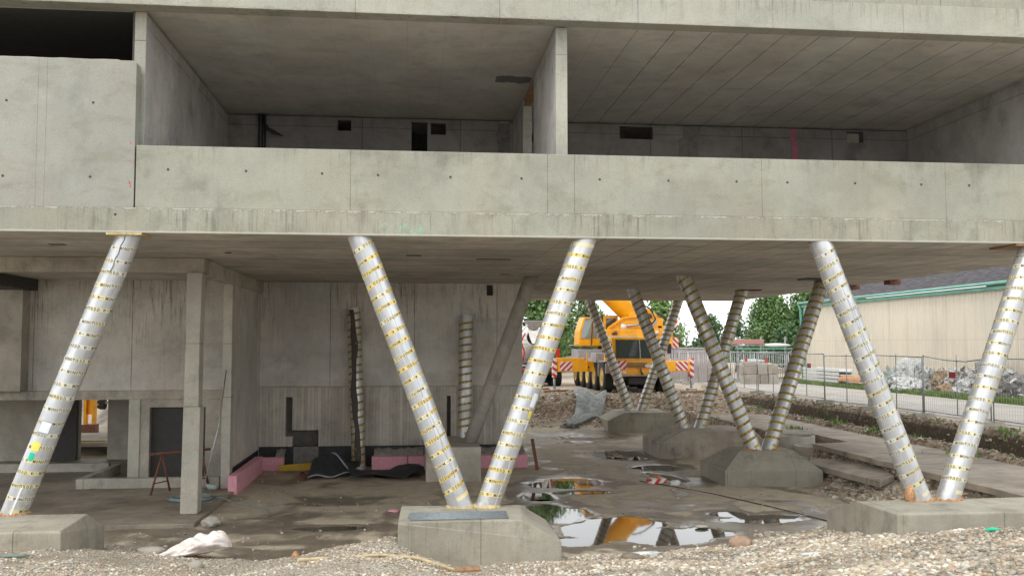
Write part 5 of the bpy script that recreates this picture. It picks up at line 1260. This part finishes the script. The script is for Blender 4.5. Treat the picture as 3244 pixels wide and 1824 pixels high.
mb = MB(); mb.tube([(13.15, 50.8, 5.5), (13.15, 50.9, 5.5)], .16, 16); mb.build('pivot_pin', M_dgrey, K)
for k in range(5):
    mb = MB(); mb.tube([(12.0 + .04 * k, 50.7 - .03 * k, 6.4), (12.5 + .04 * k, 50.6, 6.33 - .03 * k), (13.1 + .04 * k, 50.6, 5.95 - .03 * k), (13.45, 50.6, 5.4 - .03 * k), (13.2 - .06 * k, 50.6, 4.95)], .03, 6); mb.build('hose', M_cable, K)
for k in range(3):
    mb = MB(); mb.tube([(13.5, 50.5, 5.35 - .09 * k), (13.25, 50.45, 5.05 - .05 * k), (12.75, 50.45, 4.98 - .06 * k)], .022, 6); mb.build('hose', M_steel, K)
mb = MB(); 
for k in range(7): mb.tube([(13.5 + .05 * k, 50.7 + .06 * k, 5.75 - .09 * (k % 4)), (13.9 + .05 * k, 50.9, 5.62 - .05 * k), (14.25, 51.2, 5.35 - .06 * k)], .018, 5)
mb.build('winch_rope_guard', M_dgrey, K)
Pk('counterweight', M_yel, (13.62, 14.5, 50.9, 53.4, 3.9, 5.0)); 
mb = MB(); mb.box(14.35, 14.95, 51.3, 51.34, 3.75, 4.35); mb.build('chevron_plate', M_chev2, K); mb = MB(); mb.box(14.5, 14.9, 51.3, 51.34, 4.9, 5.45, M=None); mb.build('chevron_plate', M_chev, K)
mb = MB()
for x in (14.5, 14.7, 14.9): mb.tube([(x, 51.4, 3.2), (x, 51.4, 3.74)], .025, 6)
for x in (14.4,): mb.box(x, x + .7, 51.36, 51.44, 3.16, 3.2)
mb.build('step_frame', M_steel, K)

# ================================================================ concrete mixer truck, seen from behind
Mx_ = empty('mixer_truck', (6.9, 54, GZ), 'white and red concrete mixer truck half hidden behind the bright column and wall end', 'truck')
Pk('chassis', M_dgrey, (6.2, 8.2, 54.0, 61, 2.2, 2.55), parent=Mx_)
mb = MB(); N = 32; pr = [(-.1, .45), (.0, .62), (1.2, 1.02), (2.6, 1.15), (4.0, 1.0), (5.0, .6), (5.2, .2)]
c0_ = Vector((7.2, 54.9, 4.35)); ax = Vector((0, .97, -.18)).normalized(); sx = Vector((1, 0, 0)); sz = sx.cross(ax)
vs = [c0_ + ax * t + (sx * math.cos(2 * math.pi * k / N) + sz * math.sin(2 * math.pi * k / N)) * r_ for t, r_ in pr for k in range(N)]
mb.add(vs, [(i * N + k, i * N + (k + 1) % N, (i + 1) * N + (k + 1) % N, (i + 1) * N + k) for i in range(len(pr) - 1) for k in range(N)], 0, True); mb.build('drum', M_white, Mx_)
mb = MB(); mb.add([(6.55, 53.9, 5.3), (7.6, 53.9, 5.3), (7.6, 54.7, 5.35), (6.55, 54.7, 5.35), (6.85, 54.1, 4.8), (7.3, 54.1, 4.8), (7.3, 54.5, 4.8), (6.85, 54.5, 4.8)], [(0, 1, 5, 4), (1, 2, 6, 5), (2, 3, 7, 6), (3, 0, 4, 7)]); mb.build('hopper', M_grey, Mx_)
mb = MB(); mb.add([(6.7, 53.8, 4.75), (7.5, 53.8, 4.75), (7.3, 53.4, 4.0), (6.9, 53.4, 4.0), (6.8, 53.6, 4.3), (7.4, 53.6, 4.3)], [(0, 1, 5, 4), (4, 5, 2, 3)]); mb.build('chute', M_white, Mx_)
for x in (6.25, 8.0):
    mb = MB(); mb.tube([(x, 54.0, 2.5), (x - .05, 53.9, 3.8), (x + .1, 54.0, 4.7), (x + .45, 54.0, 5.1)], .06, 8); mb.build('support_arm', M_white, Mx_)
    mb = MB(); mb.tube([(x + .12, 53.85, 2.9), (x + .25, 53.8, 3.5), (x + .05, 53.8, 4.1), (x + .3, 53.9, 4.6)], .05, 8); mb.build('support_arm', M_red, Mx_)
Pk('ladder', M_grey, *[(6.35, 6.7, 53.85, 53.9, 2.7 + .25 * k, 2.73 + .25 * k) for k in range(8)], bevel=0, parent=Mx_)
Pk('bumper', M_rust, (6.1, 8.9, 53.8, 53.95, 2.35, 2.6), parent=Mx_)
for x in (6.15, 6.4, 8.3, 8.55): Pk('tail_light', M_red, (x, x + .2, 53.76, 53.8, 2.42, 2.56), parent=Mx_)
Pk('fuel_tank', M_yel2, (8.3, 8.9, 54.1, 54.9, 2.62, 3.0), parent=Mx_); Pk('tool_box', M_red, (8.55, 8.75, 54.95, 55.2, 2.9, 3.7), parent=Mx_)
for y in (54.9, 56.2, 59.5): wheel(6.1, 6.7, y, Mx_, r=.52); wheel(8.2, 8.8, y, Mx_, r=.52, side=1)

# ================================================================ yard furniture behind
C1 = empty('site_container', (17.5, 64, 1.5), 'low reddish grey container standing behind the outrigger fence', 'container')
Pk('body', plain('container_paint', (.34, .28, .27), .6, var=.2, vs=2), (16.2, 20.6, 62, 64.4, 1.5, 3.62), parent=C1); Pk('roof_frame', M_grey, (16.15, 20.65, 61.95, 64.45, 3.625, 3.72), parent=C1)
def gate(x, y, L_, label, rot=0.):
    r_ = empty('tubular_barrier', (x, y, 1.5), label, 'gate', 'grey tubular gates in the yard'); f_ = MB()
    for z in (1.65, 3.45): f_.tube([(x, y, z), (x + L_ * math.cos(rot), y + L_ * math.sin(rot), z)], .03, 6)
    for t in (0, L_): f_.tube([(x + t * math.cos(rot), y + t * math.sin(rot), 1.5), (x + t * math.cos(rot), y + t * math.sin(rot), 3.5)], .035, 6)
    f_.build('frame', M_steel, r_); b_ = MB(); n = int(L_ / .14)
    for k in range(1, n): t = L_ * k / n; b_.tube([(x + t * math.cos(rot), y + t * math.sin(rot), 1.66), (x + t * math.cos(rot), y + t * math.sin(rot), 3.44)], .016, 5)
    b_.build('bars', M_steel, r_); return r_
gate(19.2, 57.0, 2.3, 'grey barred gate before the block stack'); gate(16.2, 57.5, 2.8, 'grey barred gate behind the right chevron outrigger', .05); gate(21.6, 58.0, 3.0, 'grey barred gate between block stack and hall', .0)
for k, (x, z, w_, h_) in enumerate([(20.2, 1.5, .95, .62), (21.2, 1.5, .5, .6), (21.75, 1.5, .6, .62), (20.15, 2.14, .85, .5), (21.05, 2.12, .6, .66), (21.7, 2.14, .62, .6), (20.3, 2.66, .6, .22)]):
    mb = MB(); mb.box(x, x + w_, 55.2, 56.0, z, z + h_); mb.build('stone_block', [M_kerb, M_path][k % 2], off=(x, 55.2, z), bevel=.02, label=['bottom left block of the stack by the gate, longest of all', 'narrow bottom block in the middle of the stack by the gate', 'bottom block at the hall end of the stack', 'block resting on the longest bottom block', 'tallest upper block in the middle of the stack', 'upper block at the hall end of the stack', 'thin flat block topmost on the stack'][k], cat='block', group='stacked stone blocks by the gate')
RK = empty('storage_rack', (23.5, 64, 1.5), 'grey cantilever storage rack holding white boats beyond the gates', 'rack')
for x in (22.9, 24.6, 26.4):
    Pk('post', M_steel, (x, x + .12, 64.0, 64.12, 1.5, 4.45), parent=RK)
    mb = MB(); mb.beam((x + .06, 64.06, 3.0), (x + .06, 63.0, 3.5), .06, .06); mb.build('brace', M_steel, RK)
Pk('shelf_beam', M_green, (22.7, 26.7, 63.3, 63.95, 3.6, 3.68), parent=RK); Pk('shelf_beam', M_steel, (22.7, 26.7, 63.3, 63.95, 2.5, 2.58), parent=RK)
Pk('red_board', plain('faded_red', (.42, .22, .2), .7), (21.9, 24.6, 63.3, 63.4, 3.95, 4.3), parent=RK)
Pk('crossbar', M_steel, (21.8, 24.8, 63.42, 63.5, 3.82, 3.9), parent=RK)
def boat(x, z, L_, label):
    mb = MB(); n = 14; m_ = 10; vs = []
    for i in range(n + 1):
        t = i / n; w_ = .3 * math.sin(math.pi * min(1, max(0, t * .9 + .06))) ** .6; 
        for j in range(m_): a_ = 2 * math.pi * j / m_; vs.append((x + L_ * t, 63.6 + w_ * math.cos(a_), z + .18 + w_ * .6 * math.sin(a_) * (1 - .25 * t)))
    mb.add(vs, [(i * m_ + j, i * m_ + (j + 1) % m_, (i + 1) * m_ + (j + 1) % m_, (i + 1) * m_ + j) for i in range(n) for j in range(m_)], 0, True); mb.build('canoe', M_white, off=(x, 63.6, z), label=label, cat='canoe')
boat(24.75, 3.7, 1.9, 'white canoe hull on the upper shelf of the storage rack'); boat(22.95, 2.6, 1.9, 'white canoe hull on the lower shelf of the storage rack')
for k, (x, y, z, l) in enumerate([(20.9, 56.9, 2.9, 'red tag on the gate before the block stack'), (17.4, 57.4, 2.9, 'small red tag on the gate behind the outrigger'), (22.6, 57.9, 2.9, 'red tag on the gate nearest the hall')]):
    mb = MB(); mb.box(x - .09, x + .09, y - .07, y - .05, z - .15, z + .18); mb.build('warning_tag', M_redsign, off=(x, y, z), label=l, cat='sign')
mb = MB(); mb.box(15.9, 24.2, 57.9, 58.05, 1.5, 1.75); mb.build('low_kerb', M_kerb, off=(20, 57.9, 1.5), label='low concrete kerb running under the yard gates', cat='kerb')
# sheet of grey geotextile over the bank, timbers, small planks
def geo(u, v):
    x = 8.6 - 1.7 * u * u + (v - .5) * (1.7 - 1.1 * u) ; y = 44.9 - 3.4 * u
    return Vector((x, y, h1(x, y) + .05 + .12 * abs(math.sin(5 * v + 3 * u)) + .22 * math.exp(-((u - .12) ** 2) / .02) * abs(math.sin(6 * v)) + .06 * math.sin(14 * v + 9 * u)))
g = G('grey_geotextile_cloth', rough=.8); g.col(g.mul(g.mix(0., (.38, .40, .39), (.38, .40, .39)), g.ss(g.noise(6, detail=5), .3, .7, .7, 1.1)))
sheet('geotextile_sheet', geo, 26, 20, g.m, (8.4, 43, 1), label='crumpled grey fabric draped down the earth bank before the crane wheels', cat='fabric')
for k, (x0, y0, x1, y1, l) in enumerate([(6.7, 47.2, 8.0, 47.6, 'weathered timber lying beside the left outrigger foot'), (6.6, 49.4, 7.3, 49.6, 'short timber end showing behind the bright column'), (13.5, 45.9, 15.2, 46.4, 'timber lying below the right outrigger foot'), (14.3, 38.9, 13.2, 36.3, 'pale batten lying across the paved strip between the tube columns')]):
    mb = MB(); mb.beam((x0, y0, h1(x0, y0) + .07), (x1, y1, h1(x1, y1) + (.09 if k < 3 else .25)), .16 if k < 3 else .09, .1); mb.build('timber', M_wood if k < 3 else M_woodL, off=(x0, y0, h1(x0, y0)), label=l, cat='timber')
# ---- what shows through the opening of the left block
LM = empty('orange_lift_mast', (-13.1, 40, .4), 'orange steel mast seen through the narrow opening of the block', 'machine')
Pk('mast', M_yel, (-13.35, -13.25, 40, 40.3, .6, 2.9), (-13.02, -12.92, 40, 40.3, .6, 2.9), parent=LM, bevel=0); Pk('panel', M_yel2, (-13.25, -13.02, 40.1, 40.2, 1.1, 2.3), parent=LM)
Pk('base', M_rust, (-13.4, -12.85, 39.9, 40.4, .35, .7), parent=LM)
Pk('label_plate', M_paper, (-13.18, -13.08, 40.07, 40.09, 1.85, 2.0), parent=LM, bevel=0)
TR = empty('white_trailer', (-13.3, 42, .4), 'white trailer part with a dark wheel seen through the narrow opening', 'trailer')
mb = MB(); mb.beam((-14.2, 42, 1.9), (-12.6, 42, 2.25), .3, .12); mb.build('drawbar', M_white, TR); mb = MB(); mb.beam((-13.6, 42, 1.35), (-12.4, 42, 1.6), .3, .08); mb.build('frame', M_grey, TR)
wheel(-13.35, -13.1, 42.0, TR, r=.22, z=1.4)
mb = MB(); mb.tube([(-13.3, 41.9, 1.4), (-13.3, 42.0, 1.4)], .2, 20); mb.build('spare_tyre', M_rubber, TR)
mb = MB(); mb.prism([(-12.3, 34.6), (-10.3, 34.6), (-10.6, 38.5), (-13.2, 38.5)], 'z', .36, .5); mb.build('path', M_path, kind='structure')
mb = MB(); mb.box(-11.8, -10.9, 35.0, 35.06, .5, .54); mb.build('yellow_lath', M_yelboard, off=(-11.3, 35, .5), label='thin yellow lath on the pale ground behind the narrow opening', cat='lath')
